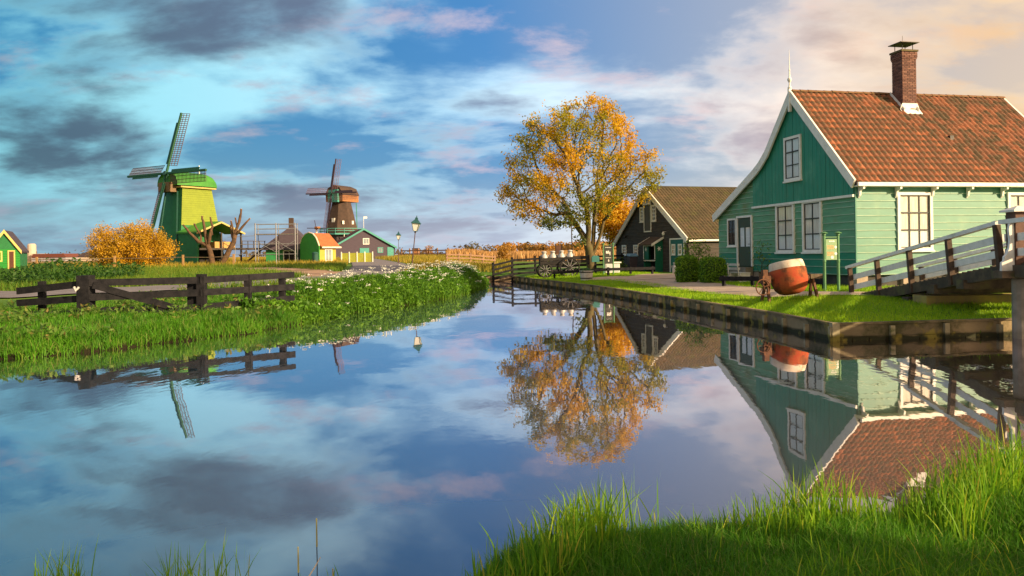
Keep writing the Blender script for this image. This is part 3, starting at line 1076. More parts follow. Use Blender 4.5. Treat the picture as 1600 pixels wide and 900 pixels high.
# ------------------------------------------------------------------ black barn
BX, BY, BZ = 10.3, 43.0, .45
BPHI = R(17)
barn = empty('black_barn', (BX, BY, BZ), BPHI, 'black tarred weatherboard barn with white verge boards and brown tiled roof', 'barn')
BA, BE0, BE1, BL = (5.0, 5.45), (-.25, 1.98), (10.0, 1.82), 9.5
def bz(y): return float(np.interp(y, [BE0[0], BA[0], BE1[0]], [BE0[1], BA[1], BE1[1]]))
def by(z): return (float(np.interp(z, [BE0[1], BA[1]], [BE0[0], BA[0]])), float(np.interp(-z, [-BA[1], -BE1[1]], [BA[0], BE1[0]])))
m = MB(); m.prism([(0.03, -.2), (9.75, -.2), (9.75, 1.8), (5, 5.3), (.03, 2.05)], .03, BL, 'x')
m.build('wall', BLACK_BOARD, barn)
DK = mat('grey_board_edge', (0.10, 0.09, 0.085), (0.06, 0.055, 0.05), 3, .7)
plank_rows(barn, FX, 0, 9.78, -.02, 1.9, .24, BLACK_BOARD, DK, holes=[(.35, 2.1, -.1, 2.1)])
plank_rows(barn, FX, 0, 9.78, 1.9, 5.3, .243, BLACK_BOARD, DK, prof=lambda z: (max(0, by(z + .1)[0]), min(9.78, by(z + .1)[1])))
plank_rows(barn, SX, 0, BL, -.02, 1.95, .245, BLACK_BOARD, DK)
m = MB(); prof = [BE0, BA, BE1]; m.prism(prof + [(y, z - .09) for y, z in prof][::-1], -.14, BL + .1, 'x')
broof = m.build('roof', mat('barn_underlay', (0.08, 0.06, 0.03), (0.06, 0.05, 0.03), 3), barn)
tile_roof(broof, BL + .2, BE0, BA, -.13, 1, BTILE, BTILE)
tile_roof(broof, BL + .2, BE1, BA, -.13, 1, BTILE, BTILE)
m = MB(); m.tube([(-.14, 5.0, 5.47), (BL + .1, 5.0, 5.47)], .1, 8); m.build('ridge', BTILE, broof)
CREAMW = mat('cream_verge_paint', (0.72, 0.64, 0.54), (0.62, 0.55, 0.46), 5, .6)
verge(-.22, -.15, [BE0, BA], .26).build('verge_board', WHITE, barn)
verge(-.225, -.155, [BA, BE1], .26).build('verge_board', CREAMW, barn)
m = MB(); m.box(-.1, BL, -.3, -.2, 1.86, 1.97); m.build('gutter', WHITE, barn)
def bwin(y0, y1, z0, z1, c, r):
    return window(barn, lambda a, b, n: (-n, y0 + a, z0 + b), y1 - y0, z1 - z0, c, r, .07, .08, None, sash_m=WHITE, bar_w=.045)
bwin(8.18, 8.70, 1.13, 1.70, 2, 3); bwin(6.44, 6.92, 1.12, 1.69, 2, 3)
bwin(5.56, 5.92, 3.3, 4.15, 2, 4); bwin(3.86, 4.30, 3.28, 4.2, 2, 4); bwin(4.52, 5.42, 4.42, 4.85, 5, 1)
m = MB(); m.box(-.07, 0, 4.44, 4.52, 2.56, 4.34); m.box(-.07, 0, 5.36, 5.44, 2.56, 4.34); m.box(-.067, 0, 4.52, 5.36, 2.56, 2.64)
lf = m.build('loft_door_frame', WHITE, barn)
m = MB()
for k in range(4): m.box(-.05 - .004 * (k % 2), -.0, 4.523 + k * .21, 4.523 + k * .21 + .2, 2.64, 4.34)
m.build('loft_door', mat('grey_loft_door', (0.11, 0.11, 0.10), (0.07, 0.07, 0.065), 4, .7, stretch=(1, 6, .4)), lf)
GDOOR = mat('teal_barn_door', (0.015, 0.15, 0.135), (0.01, 0.11, 0.105), 3, .5, .05, stretch=(1, 5, .5))
m = MB(); m.box(-.07, 0, .36, .45, -.02, 2.08); m.box(-.07, 0, 2.0, 2.09, -.02, 2.08); m.box(-.067, 0, .45, 2.0, 2.0, 2.08)
bd = m.build('barn_door_frame', WHITE, barn)
for s in range(2):
    y0 = .455 + s * .775
    m = MB(); m.box(-.05, 0, y0, y0 + .765, 0, 1.99); m.build('door_leaf', GDOOR, bd)
for s in range(2):
    y0 = .455 + s * .775
    window(barn, lambda a, b, n, y0=y0: (-.05 - n * .6, y0 + .22 + a, 1.12 + b), .34, .56, 2, 2, .05, .05, None, sash_m=WHITE, bar_w=.05, name='door_window')
m = MB(); m.lathe([(.02, -.14), (.07, -.12), (.1, -.02), (.06, .06), (.02, .09)], 10, (-.22, 2.55, 2.42)); m.tube([(0, 2.55, 2.5), (-.22, 2.55, 2.52)], .015, 5)
m.build('wall_lamp', WHITE, barn)
m = MB(); m.lathe([(.02, -.12), (.1, -.1), (.12, -.02), (.05, .08)], 8, (-.2, 7.9, 2.35)); m.tube([(0, 7.9, 2.4), (-.2, 7.9, 2.43)], .015, 5)
m.build('wall_lamp', IRON, barn)

# green booth against the barn
booth = empty('market_booth', (8.9, 45.72, .47), BPHI, 'small green stall with white scalloped edges and tiled lid against black barn', 'stall')
GB = mat('booth_green', (0.01, 0.14, 0.085), (0.008, 0.11, 0.07), 4, .5)
DB = .52
m = MB()      # local: x depth into the barn, y away along the front
m.box(0, DB, -.02, .02, -.05, 1.75); m.prism([(0, 1.75), (DB, 1.75), (DB, 2.1), (0, 1.78)], -.02, .02, 'y'); m.build('side_panel', GB, booth)
m = MB(); m.box(0, DB, 1.52, 1.56, -.05, 1.75); m.prism([(0, 1.75), (DB, 1.75), (DB, 2.1), (0, 1.78)], 1.52, 1.56, 'y'); m.build('side_panel', GB, booth)
m = MB(); m.box(DB - .04, DB - .01, .02, 1.52, -.05, 1.9); m.build('back_panel', BLACKIN, booth)
m = MB(); m.box(.02, .05, .95, 1.5, .76, 1.62); m.build('shutter', GB, booth)
m = MB(); m.box(-.02, DB - .05, .02, 1.52, .68, .74); m.build('counter', WHITE, booth)
m = MB(); m.box(-.02, DB - .05, .1, 1.45, .22, .26); m.build('shelf', OLD_WOOD, booth)
m = MB(); m.prism([(-.3, 1.66), (DB, 2.14), (DB, 2.2), (-.3, 1.74)], -.14, 1.68, 'y'); m.build('stall_roof', mat('stall_roof_tile', (0.10, 0.07, 0.05), (0.07, 0.05, 0.035), 5, .9, .4), booth)
for y in (-.175, 1.685):
    m = MB(); m.prism([(-.33, 1.6), (DB, 2.08), (DB, 2.22), (-.33, 1.76)], y, y + .03, 'y'); m.build('roof_edge', WHITE, booth)
m = MB()
for k in range(12):
    y = .06 + k * .128
    m.prism([(y - .062, 1.72), (y + .062, 1.72), (y + .045, 1.64), (y, 1.615), (y - .045, 1.64)], -.04, -.022, 'x')
for zz in range(8):
    z = .85 + zz * .11
    for yy in (.02, 1.52):
        m.prism([(yy - .035, z - .055), (yy + .035, z - .055), (yy + .035, z + .055), (yy - .035, z + .055)], -.035, -.02, 'x')
for k in range(12):
    y = .06 + k * .128
    m.prism([(y - .062, .74), (y + .062, .74), (y, .66)], -.045, -.026, 'x')
m.build('scalloped_trim', WHITE, booth)
def star(mm, cx, cz, r, xf):
    pts = []
    for k in range(12):
        a = math.pi * k / 6
        q = r if k % 2 == 0 else r * .4
        pts.append((cx + q * math.cos(a), cz + q * math.sin(a)))
    mm.xf = xf
    mm.prism(pts, 0, .012, 'x')
m = MB(); star(m, .26, 1.45, .17, lambda d, a, b: (a, -.022 - d, b)); m.build('snowflake', WHITE, booth)
m = MB(); star(m, 1.28, 1.42, .15, lambda d, a, b: (.018 - d, a, b)); m.build('snowflake', WHITE, booth)

# ------------------------------------------------------------------ boarded quay
QWOOD = mat('quay_board', (0.24, 0.20, 0.12), (0.12, 0.10, 0.06), 2.2, .9, .35, 18, stretch=(1, 1, 3), stain=(0.045, 0.05, 0.02), sscale=1.4, samt=(.45, .65), rnd=('obj', [(0, (0.10, 0.085, 0.05)), (.5, (0.21, 0.17, 0.10)), (1, (0.30, 0.23, 0.12))]))
def wet_foot(m_):
    t = NT.__new__(NT); t.t = m_.node_tree
    b = next(q for q in t.t.nodes if q.type == 'BSDF_PRINCIPLED')
    src = b.inputs['Base Color'].links[0].from_socket
    ge = t.n('ShaderNodeNewGeometry'); sp = t.n('ShaderNodeSeparateXYZ'); t.l(ge.outputs['Position'], sp.inputs[0])
    nz_ = t.n('ShaderNodeTexNoise', i_Scale=3.0, i_Detail=6); t.l(ge.outputs['Position'], nz_.inputs['Vector'])
    hgt_ = t.math('ADD', sp.outputs[2], t.math('MULTIPLY', nz_.outputs[0], -.16))
    f1 = t.sstep(hgt_, .06, -.02)
    c_ = t.mix(f1, src, (0.025, 0.028, 0.012))
    f2 = t.math('MULTIPLY', t.sstep(nz_.outputs[0], .54, .66), .7)
    c_ = t.mix(f2, c_, (0.26, 0.22, 0.04))
    t.l(c_, b.inputs['Base Color'])


QPOST = mat('quay_post', (0.32, 0.29, 0.18), (0.20, 0.18, 0.11), 5, .9, .4, 30, stain=(0.07, 0.09, 0.02), sscale=3)
wet_foot(QWOOD); wet_foot(QPOST)
quay = empty('canal_quay', (6.2, 14.2, 0), 0, 'low retaining wall of mossy boards and posts along the water', 'retaining wall')
qpts = [Vector((WP[i][0], WP[i][1], 0)) for i in QUAY_IDX]
qpts = [Vector((24, 16.3, 0))] + qpts[1:]
org = Vector((6.2, 14.2, 0))
water_c = Vector((-1, 20, 0))
for a, b in zip(qpts[:-1], qpts[1:]):
    d = b - a
    n = max(1, round(d.length / 1.02))
    u = d.normalized()
    s = Vector((u.y, -u.x, 0))
    mid_ = (a + b) / 2 + s * .3
    if sdist([(mid_.x, mid_.y)])[0][0] > 0: s = -s
    for k in range(n):
        p, q = a + d * (k / n) - org, a + d * ((k + 1) / n) - org
        for (z0, z1) in ((-.35, .08), (.085, .31)):
            m = MB()
            off = s * random.uniform(.0, .02)
            m.bar(p + off + Vector((0, 0, (z0 + z1) / 2)), q + off + Vector((0, 0, (z0 + z1) / 2)), .045, z1 - z0)
            m.build('board', QWOOD, quay)
        m = MB()
        t_ = random.uniform(-.02, .02)
        c = p + s * .065
        m.box(c.x - .045, c.x + .045, c.y - .045, c.y + .045, -.5, .27 + random.uniform(-.03, .03))
        m.build('post', QPOST, quay)
    m = MB(); m.bar(a - org + Vector((0, 0, .335)), b - org + Vector((0, 0, .335)), .12, .04); m.build('capping', QWOOD, quay)
m = MB(); m.box(-.07, .07, -.07, .07, -.5, .36); m.build('post', QPOST, quay)

# ------------------------------------------------------------------ white footbridge on the right
bridge = empty('footbridge', (9.9, 18, .4), 0, 'sloping wooden footbridge with white handrails and dark posts', 'bridge')
BO = Vector((9.9, 18, .4))
A = Vector((9.98, 21.6, .40)); B = Vector((9.70, 14.5, 1.42)); Cc = Vector((9.55, 10.5, 1.55)); D = Vector((9.4, 6.6, .9))
BWOOD = mat('tarred_bridge_beam', (0.05, 0.042, 0.032), (0.10, 0.08, 0.05), 4, .85, .3, 20, stain=(0.10, 0.11, 0.04), sscale=2)
POSTD = mat('dark_bridge_post', (0.045, 0.032, 0.024), (0.09, 0.06, 0.04), 6, .8, .3, 30)
WOFF = Vector((2.1, 0, 0))
def seg_pts(off):
    return [(A + off, B + off), (B + off, Cc + off), (Cc + off, D + off)]
for off, nm in ((Vector((0, 0, 0)), 'near'), (WOFF, 'far')):
    for (p, q) in seg_pts(off):
        m = MB(); m.bar(p - BO + Vector((0, 0, -.13)), q - BO + Vector((0, 0, -.13)), .14, .24); m.build('beam', BWOOD, bridge)
    # rails
    for (p, q), up in zip(seg_pts(off), (True, False, False)):
        d = q - p
        n = 4 if up else 3
        nrm = Vector((0, 0, 1)) + Vector((0, -d.normalized().y, 0)) * 0
        tilt = Vector((0, 0, 1)) - d.normalized() * d.normalized().z
        tilt.normalize()
        for k in range(n + 1):
            if not up and k == 0: continue
            b0 = p + d * (.01 + .985 * k / n)
            m = MB(); m.bar(b0 - BO + tilt * -.22 + Vector((-.06, 0, 0)), b0 - BO + tilt * .80 + Vector((-.06, 0, 0)), .10, .11, up=(1, 0, 0)); m.build('rail_post', POSTD, bridge)
        ext = d.normalized() * (.15 if up else 0)
        for hh, th, wd, nm2 in ((.84, .085, .12, 'handrail'), (.53, .15, .035, 'rail_board'), (.24, .15, .035, 'rail_board')):
            m = MB(); m.bar(p - ext - BO + tilt * hh + Vector((.03 if nm2 == 'rail_board' else -.04, 0, 0)), q - BO + tilt * hh + Vector((.03 if nm2 == 'rail_board' else -.04, 0, 0)), wd, th)
            m.build(nm2, WHITE, bridge)
for (p, q) in seg_pts(Vector((0, 0, 0))):
    d = q - p
    n = int(d.length / .2)
    for k in range(n):
        c = p + d * ((k + .5) / n) - BO
        m = MB(); m.bar(c + Vector((.08, 0, .0 + random.uniform(-.004, .004))), c + WOFF + Vector((-.08, 0, .0)), .185, .045, up=(0, d.normalized().z * -1, 1)); m.build('deck_plank', BWOOD, bridge)
m = MB(); m.box(-.2, 2.4, -.75, -.15, -.02, .24); m.build('abutment_block', mat('yellow_lichen_block', (0.38, 0.30, 0.08), (0.22, 0.18, 0.10), 3, .95, .4), bridge)
m = MB(); m.bar((-.25, -1.0, .42), (2.5, -1.0, .42), .3, .22); m.build('cross_beam', BWOOD, bridge)
m = MB(); m.bar((-.3, -2.2, .58), (2.5, -2.2, .58), .26, .2); m.build('cross_beam', BWOOD, bridge)
m = MB(); m.bar((-.2, .2, .05), (2.4, .2, .05), .3, .22); m.build('cross_beam', BWOOD, bridge)
# gate post at the water's edge, on a timber sill and a concrete pile
GP = Vector((9.80, 14.25, 0)) - BO
for dx in (0, 2.3):
    c = GP + Vector((dx, 0, 0))
    m = MB(); m.lathe([(.17, -.6), (.17, 1.14), (.155, 1.16)], 14, (c.x + .06, c.y, 0)); m.build('pile', CONCRETE, bridge, loc=(0, 0, -BO.z), smooth=False)
    m = MB(); m.box(c.x - .13, c.x + .15, c.y - .13, c.y + .15, 1.31, 2.44); m.build('gate_post', BROWN_WOOD, bridge, loc=(0, 0, -BO.z))
    m = MB(); m.add([(c.x - .21, c.y - .21, 2.445), (c.x + .23, c.y - .21, 2.445), (c.x + .23, c.y + .23, 2.445), (c.x - .21, c.y + .23, 2.445),
                     (c.x - .21, c.y - .21, 2.48), (c.x + .23, c.y - .21, 2.48), (c.x + .23, c.y + .23, 2.48), (c.x - .21, c.y + .23, 2.48), (c.x + .01, c.y + .01, 2.57)],
                    [(3, 2, 1, 0), (0, 1, 5, 4), (1, 2, 6, 5), (2, 3, 7, 6), (3, 0, 4, 7), (4, 5, 8), (5, 6, 8), (6, 7, 8), (7, 4, 8)])
    m.build('post_cap', WHITE, bridge, loc=(0, 0, -BO.z))
m = MB(); m.box(GP.x - .42, GP.x + 2.8, GP.y - .16, GP.y + .16, 1.17, 1.305); m.build('sill_beam', OLD_WOOD, bridge, loc=(0, 0, -BO.z))
br = [(-.36, 1.31), (-.14, 1.31), (-.14, 2.22), (-.24, 2.22)]
cur = [(-.24, 2.1), (-.22, 1.9), (-.235, 1.75), (-.28, 1.64), (-.335, 1.58), (-.34, 1.50), (-.385, 1.47)]
m = MB(); m.prism([(GP.x + x, z) for x, z in [(-.39, 1.31), (-.14, 1.31), (-.14, 2.22), (-.22, 2.22)] + cur], GP.y - .1, GP.y - .04, 'y'); m.build('knee_board', WHITE, bridge, loc=(0, 0, -BO.z))

# ------------------------------------------------------------------ cement mixer
mixer = empty('cement_mixer', (7.55, 20.1, hz(7.55, 20.1)), R(12), 'old red cement mixer drum with white rim on rusty legs', 'cement mixer')
DRED = mat('worn_red_drum', (0.36, 0.06, 0.028), (0.32, 0.11, 0.035), 3, .85, .35, 24, stain=(0.11, 0.045, 0.025), sscale=2.2, samt=(.44, .62), spec=.15)
DWHITE = mat('dirty_white_band', (0.66, 0.60, 0.50), (0.5, 0.43, 0.34), 4, .7, .1, stain=(0.35, 0.2, 0.1), sscale=3)
zc_ = .62
prof = [(.0, -.46), (.20, -.45), (.34, -.40), (.44, -.28), (.49, -.12), (.50, .06), (.505, .20), (.49, .22), (.485, .25)]
band = [(.487, .25), (.475, .34), (.455, .44), (.44, .46), (.42, .45), (.42, .20), (.3, .0), (0, -.2)]
tilt = Matrix.Rotation(R(-5), 4, 'Y') @ Matrix.Rotation(R(-12), 4, 'X') @ Matrix.Scale(.98, 4)
m = MB(); m.lathe(prof, 28, cap=False); o = m.build('drum', DRED, mixer, smooth=True); o.matrix_local = Matrix.Translation((0, 0, zc_)) @ tilt
m = MB(); m.lathe(band, 28, cap=False); o2 = m.build('drum_rim', DWHITE, mixer, smooth=True); o2.matrix_local = Matrix.Translation((0, 0, zc_)) @ tilt
m = MB(); m.tube([(-.72, 0, zc_), (-.44, 0, zc_)], .05, 10); m.tube([(.44, 0, zc_), (.86, 0, zc_ + .02)], .05, 10); m.tube([(.48, 0, zc_), (.58, 0, zc_)], .085, 12); m.build('axle', RUST, mixer)
for sx, x in ((-1, -.66), (1, .70)):
    for dy in (-.2, .2):
        m = MB(); m.bar((x, 0, zc_ + .08), (x + sx * .06, dy, -.03), .07, .06, up=(1, 0, 0)); m.build('leg', RUST, mixer)
m = MB(); m.box(.62, .98, -.08, .08, zc_ - .02, zc_ + .1); m.build('bearing_block', OLD_WOOD, mixer)
m = MB(); m.box(-.84, -.6, -.1, .1, zc_ - .12, zc_ + .08); m.box(-.8, -.66, -.06, .06, zc_ + .08, zc_ + .24); m.build('gear_box', RUST, mixer)
m = MB()
n = 20
rim = [(-.86 + .21 * math.cos(2 * math.pi * k / n), -.14, zc_ - .22 + .21 * math.sin(2 * math.pi * k / n)) for k in range(n + 1)]
m.tube(rim, .016, 6, cap=False)
for k in range(5):
    a = 2 * math.pi * k / 5 + .3
    m.tube([(-.86, -.14, zc_ - .22), (-.86 + .2 * math.cos(a), -.14, zc_ - .22 + .2 * math.sin(a))], .011, 5)
m.tube([(-.86, -.2, zc_ - .22), (-.8, .05, zc_ - .12)], .025, 6)
m.build('hand_wheel', RUST, mixer)

# ------------------------------------------------------------------ sign boards on green posts
GPOST = mat('green_sign_post', (0.10, 0.25, 0.11), (0.07, 0.19, 0.085), 5, .5)
def post_sign(loc, rz, w, hgt, board_z0, board_z1, board_m, label, decor):
    s = empty('sign_board', loc, rz, label, 'sign')
    for x in (-w / 2, w / 2):
        m = MB()
        m.lathe([(.045, -.1), (.045, .9), (.055, .92), (.055, .97), (.042, 1.0), (.042, hgt - .12), (.06, hgt - .1), (.045, hgt - .05)], 10, (x, 0, 0))
        m.lathe([(.10, hgt - .05), (.115, hgt - .03), (.03, hgt + .01)], 10, (x, 0, 0))
        m.build('post', GPOST, s)
    m = MB(); m.box(-w / 2 + .05, w / 2 - .05, -.02, .02, board_z0, board_z1); b = m.build('board', board_m, s)
    m = MB(); m.bar((-w / 2, 0, board_z1 + .06), (w / 2, 0, board_z1 + .06), .03, .03); m.build('cross_rail', GPOST, s)
    for nm, boxes, mt in decor:
        m = MB()
        for q in boxes:
            if len(q) == 3:
                x, z, r_ = q
                m.prism([(x + r_ * math.cos(2 * math.pi * k / 12), z + r_ * math.sin(2 * math.pi * k / 12)) for k in range(12)], -.026, -.0205, 'y')
            else:
                m.box(q[0], q[1], -.026, -.0205, q[2], q[3])
        m.build(nm, mt, b)
    return s
PRINTW = mat('white_print', (0.75, 0.76, 0.72), (0.7, 0.7, 0.66), 8, .6)
PRINTO = mat('ochre_print', (0.62, 0.38, 0.16), (0.55, 0.35, 0.16), 8, .6)
def lines(x0, x1, z, n, hh, gap, ragged=.3):
    out = []
    for k in range(n):
        x = x0
        while x < x1 - .02:
            wd = random.uniform(.02, .06)
            out.append((x, min(x + wd, x1), z - k * gap, z - k * gap + hh)); x += wd + .012
    return out
post_sign((9.82, 22.65, hz(9.82, 22.65)), R(10), .47, 1.84, .98, 1.62, mat('green_sign_face', (0.22, 0.36, 0.20), (0.18, 0.31, 0.17), 3, .5), 'green information board on two green posts in front of green house',
          [('heading_print', lines(-.08, .1, 1.53, 1, .04, .1), PRINTW), ('text_print', lines(-.15, .09, 1.40, 3, .026, .045) + lines(-.15, .07, 1.20, 3, .026, .045), PRINTO),
           ('symbol_print', [(.14, 1.37, .04), (.14, 1.17, .045), (.02, 1.06, .05)], PRINTW)])
post_sign((5.42, 41.5, hz(5.42, 41.5)), R(6), .56, 1.78, .62, 1.62, mat('black_sign_face', (0.03, 0.035, 0.03), (0.045, 0.05, 0.045), 3, .5), 'black board with white emblem on green posts beside big tree',
          [('heading_print', lines(-.16, .17, 1.52, 1, .03, .1), PRINTW), ('emblem_print', [(-.13, .08, 1.20, 1.25), (-.13, -.06, 1.25, 1.34), (-.03, .05, 1.30, 1.35), (.08, .12, 1.10, 1.30), (-.02, 1.27, .035)], PRINTW), ('text_print', lines(-.15, .15, .95, 1, .025, .05), PRINTW), ('arrow_print', [(.02, .78, .04), (.005, .035, .78, .88)], PRINTW)])

# ------------------------------------------------------------------ low rails, fences
def beam_fence(name, pts, label, hgt, rails, post_step, pw=.12, rh=.13, rt=.05, cat='fence', m_=None, group=None):
    m_ = m_ or DARK_WOOD
    zs = {q[:2]: (q[2] if len(q) > 2 else hz(*q)) for q in pts}
    pts = [q[:2] for q in pts]
    p0 = Vector((*pts[0], zs[pts[0]]))
    f = empty(name, p0, 0, label, cat, group)
    for a, b in zip(pts[:-1], pts[1:]):
        za, zb = zs[a], zs[b]
        a, b = Vector((*a, 0)), Vector((*b, 0))
        d = b - a
        n = max(1, round(d.length / post_step))
        s = Vector((d.y, -d.x, 0)).normalized()
        if s.y > 0: s = -s
        for k in range(n + 1):
            q = a + d * (k / n)
            gz = za + (zb - za) * k / n
            m = MB(); c = q - p0; c.z = 0
            ang = math.atan2(d.y, d.x)
            m.bar((c.x, c.y, gz - .45 - p0.z), (c.x, c.y, gz + hgt + .05 - p0.z), pw, pw, up=(math.cos(ang), math.sin(ang), 0)); m.build('post', m_, f)
        for r_ in rails:
            m = MB(); off = s * (pw / 2 + rt / 2)
            e = d.normalized() * .12
            m.bar(a - p0 - e + off + Vector((0, 0, za + r_)), b - p0 + e + off + Vector((0, 0, zb + r_)), rt, rh); m.build('rail', m_, f)
    return f
beam_fence('low_rail', [(7.75, 27.0), (9.3, 25.3), (9.7, 22.9)], 'low black beam rail between cement mixer and house', .36, [.30], 1.3, .1, .16, .07, 'rail')
beam_fence('low_rail', [(2.3, 40.2), (5.2, 39.9), (7.8, 41.0)], 'low black beam rail in front of wagon and black barn', .42, [.36], 1.5, .1, .15, .06, 'rail')
beam_fence('black_fence', [(-1.15, 44.6, .0), (.0, 45.35, .30), (2.9, 47.3, .42), (7.5, 50.2, .45)], 'black slatted fence round the far end of the canal', 1.18, [.2, .48, .76, 1.04], 2.2, .1, .12, .04)
# small lookout of planks at the end of the canal
m = MB(); m.box(-1.3, 1.3, -.1, .1, -.35, .0); tag(m.build('canal_end_board', OLD_WOOD, None, loc=(-1.1, 46.25, .36), rz=R(8)), 'weathered plank bulkhead closing the far end of the canal', 'bulkhead')

# black field gate and fence on the left bank
GA = [(-12.45, 18.7), (-10.55, 18.2), (-8.05, 18.9), (-6.2, 20.6)]
ff = empty('field_fence', (-12.45, 18.7, .38), 0, 'black wooden field fence with braced gate on the left bank', 'fence')
fo = Vector((-12.45, 18.7, .38))
def fpost(x, y, w, h, dy=0):
    m = MB(); z = hz(x, y) - .38
    m.box(x - fo.x - w / 2, x - fo.x + w / 2, y - fo.y - w / 2 + dy, y - fo.y + w / 2 + dy, z - .2, z + h); return m.build('post', DARK_WOOD, ff)
fpost(-11.9, 18.62, .14, .86); fpost(-10.55, 18.2, .3, .98); fpost(-8.28, 18.9, .17, .9, .1); fpost(-8.0, 18.95, .2, .98); fpost(-7.1, 19.75, .16, .92); fpost(-6.4, 20.45, .16, .95)
def frail(a, b, z0, z1, h=.17, t=.05, dy=-.13, nm='rail'):
    m = MB(); m.bar((a[0] - fo.x, a[1] - fo.y + dy, z0 - .38), (b[0] - fo.x, b[1] - fo.y + dy, z1 - .38), t, h); return m.build(nm, DARK_WOOD, ff)
for zl, zr_ in ((1.02, 1.20), (.72, .84), (.42, .46)):
    frail((-12.5, 18.7), (-10.5, 18.22), zl, zr_)
for z0, z1 in ((1.22, 1.22), (.86, .90), (.52, .52)):
    frail((-10.4, 18.2), (-8.05, 18.92), z0, z1, dy=-.12)
frail((-10.3, 18.25), (-8.5, 18.8), 1.16, .52, .16, .05, -.17, 'brace')
for z0, z1 in ((1.22, 1.28), (.90, .94), (.52, .62)):
    frail((-8.0, 18.98), (-6.1, 20.7), z0, z1)
m = MB(); m.tube([(-10.72 - fo.x, 18.0 - fo.y, .74), (-10.66 - fo.x, 17.96 - fo.y, .66), (-10.6 - fo.x, 18.0 - fo.y, .74)], .03, 6); m.build('latch', mat('pale_chain', (0.5, 0.5, 0.5), (0.4, 0.4, 0.4), 9, .4), ff)

# ------------------------------------------------------------------ street lamps
LTEAL = mat('teal_lamp_metal', (0.02, 0.09, 0.10), (0.015, 0.06, 0.07), 6, .35)
LGLASS = mat('frosted_lamp_glass', (0.75, 0.78, 0.76), (0.68, 0.7, 0.68), 5, .3, spec=.6)
LPOLE = mat('brown_lamp_pole', (0.10, 0.055, 0.045), (0.06, 0.035, 0.03), 7, .5)
def lamp_thing(loc, scale, lean, label):
    l = empty('street_lamp', loc, 0, label, 'street lamp', 'street lamps by the canal road')
    l.scale = (scale,) * 3
    l.rotation_euler = (0, lean, 0)
    H = 3.55
    m = MB(); m.lathe([(.10, -.2), (.10, .15), (.075, .2), (.07, .55), (.045, .65), (.035, 1.6), (.045, 1.63), (.03, 1.68), (.026, 2.62), (.06, 2.66), (.06, 2.7), (.03, 2.74)], 10); m.build('pole', LPOLE, l)
    m = MB()
    b, t_ = .11, .235
    z0, z1 = 2.76, 3.22
    for sx, sy in ((-1, -1), (1, -1), (1, 1), (-1, 1)):
        m.bar((sx * b, sy * b, z0), (sx * t_, sy * t_, z1), .022, .022)
    m.box(-b - .012, b + .012, -b - .012, b + .012, z0 - .03, z0)
    m.build('lantern_frame', LTEAL, l)
    for k in range(4):
        c = [(-1, -1), (1, -1), (1, 1), (-1, 1)]
        p, q = c[k], c[(k + 1) % 4]
        m = MB(); e = .94
        m.add([(p[0] * b * e, p[1] * b * e, z0), (q[0] * b * e, q[1] * b * e, z0), (q[0] * t_ * e, q[1] * t_ * e, z1), (p[0] * t_ * e, p[1] * t_ * e, z1)], [(0, 1, 2, 3)])
        m.build('lantern_pane', LGLASS, l, recalc=False)
    m = MB()
    for r0, zz0, r1, zz1 in ((.29, z1, .27, z1 + .04), (.27, z1 + .04, .10, z1 + .22), (.10, z1 + .22, .07, z1 + .32), (.09, z1 + .32, .03, z1 + .38)):
        m.add([(-r0, -r0, zz0), (r0, -r0, zz0), (r0, r0, zz0), (-r0, r0, zz0), (-r1, -r1, zz1), (r1, -r1, zz1), (r1, r1, zz1), (-r1, r1, zz1)], [(0, 1, 5, 4), (1, 2, 6, 5), (2, 3, 7, 6), (3, 0, 4, 7), (3, 2, 1, 0), (4, 5, 6, 7)])
    m.lathe([(.02, z1 + .38), (.03, z1 + .42), (.005, z1 + .5)], 8)
    m.build('lantern_roof', LTEAL, l)
    return l
lamp_thing((-6.05, 43.9, hz(-6.05, 43.9)), .98, R(6.5), 'tall leaning street lamp with teal lantern beside the canal road')
lamp_thing((-10.35, 67, hz(-10.35, 67)), .80, R(1), 'smaller upright street lamp further off beside purple barn')

# ------------------------------------------------------------------ wagon, milk cans, planter, bins
wag = empty('farm_wagon', (2.9, 42.6, hz(2.9, 42.6)), R(3), 'dark old farm wagon with spoked wheels beside big tree', 'wagon')
WD = mat('dark_wagon_wood', (0.022, 0.023, 0.024), (0.045, 0.042, 0.04), 5, .9, .3, spec=.1)
def wheel(c, r_):
    m = MB(); n = 20
    m.tube([(c[0] + r_ * math.cos(2 * math.pi * k / n), c[1], c[2] + r_ * math.sin(2 * math.pi * k / n)) for k in range(n + 1)], .045, 6, cap=False)
    wh = m.build('wheel', WD, wag)
    m = MB()
    for k in range(10):
        a = 2 * math.pi * k / 10
        m.tube([c, (c[0] + r_ * math.cos(a), c[1], c[2] + r_ * math.sin(a))], .022, 5)
    m.build('spokes', mat('pale_spoke', (0.22, 0.22, 0.24), (0.15, 0.15, 0.16), 6, .7), wh)
    m = MB(); m.tube([(c[0], c[1] - .1, c[2]), (c[0], c[1] + .1, c[2])], .085, 10); m.build('hub', WD, wh)
for y in (-.65, .65):
    wheel((.35, y, .52), .54); wheel((-1.05, y, .36), .38)
for y in (-.48, .48):
    for k in range(2):
        m = MB(); m.bar((-1.3, y, .78 + k * .2), (1.5, y, .86 + k * .22), .04, .17); m.build('side_board', WD, wag)
m = MB(); m.bar((-1.3, 0, .66), (1.5, 0, .70), .96, .06); m.build('wagon_bed', WD, wag)
for x in (-1.3, 1.5):
    m = MB(); m.box(x - .02, x + .02, -.5, .5, .66, 1.2); m.build('end_board', WD, wag)
m = MB(); m.bar((-1.05, -.65, .36), (-1.05, .65, .36), .07, .07); m.bar((.35, -.65, .52), (.35, .65, .52), .07, .07); m.build('axle', WD, wag)
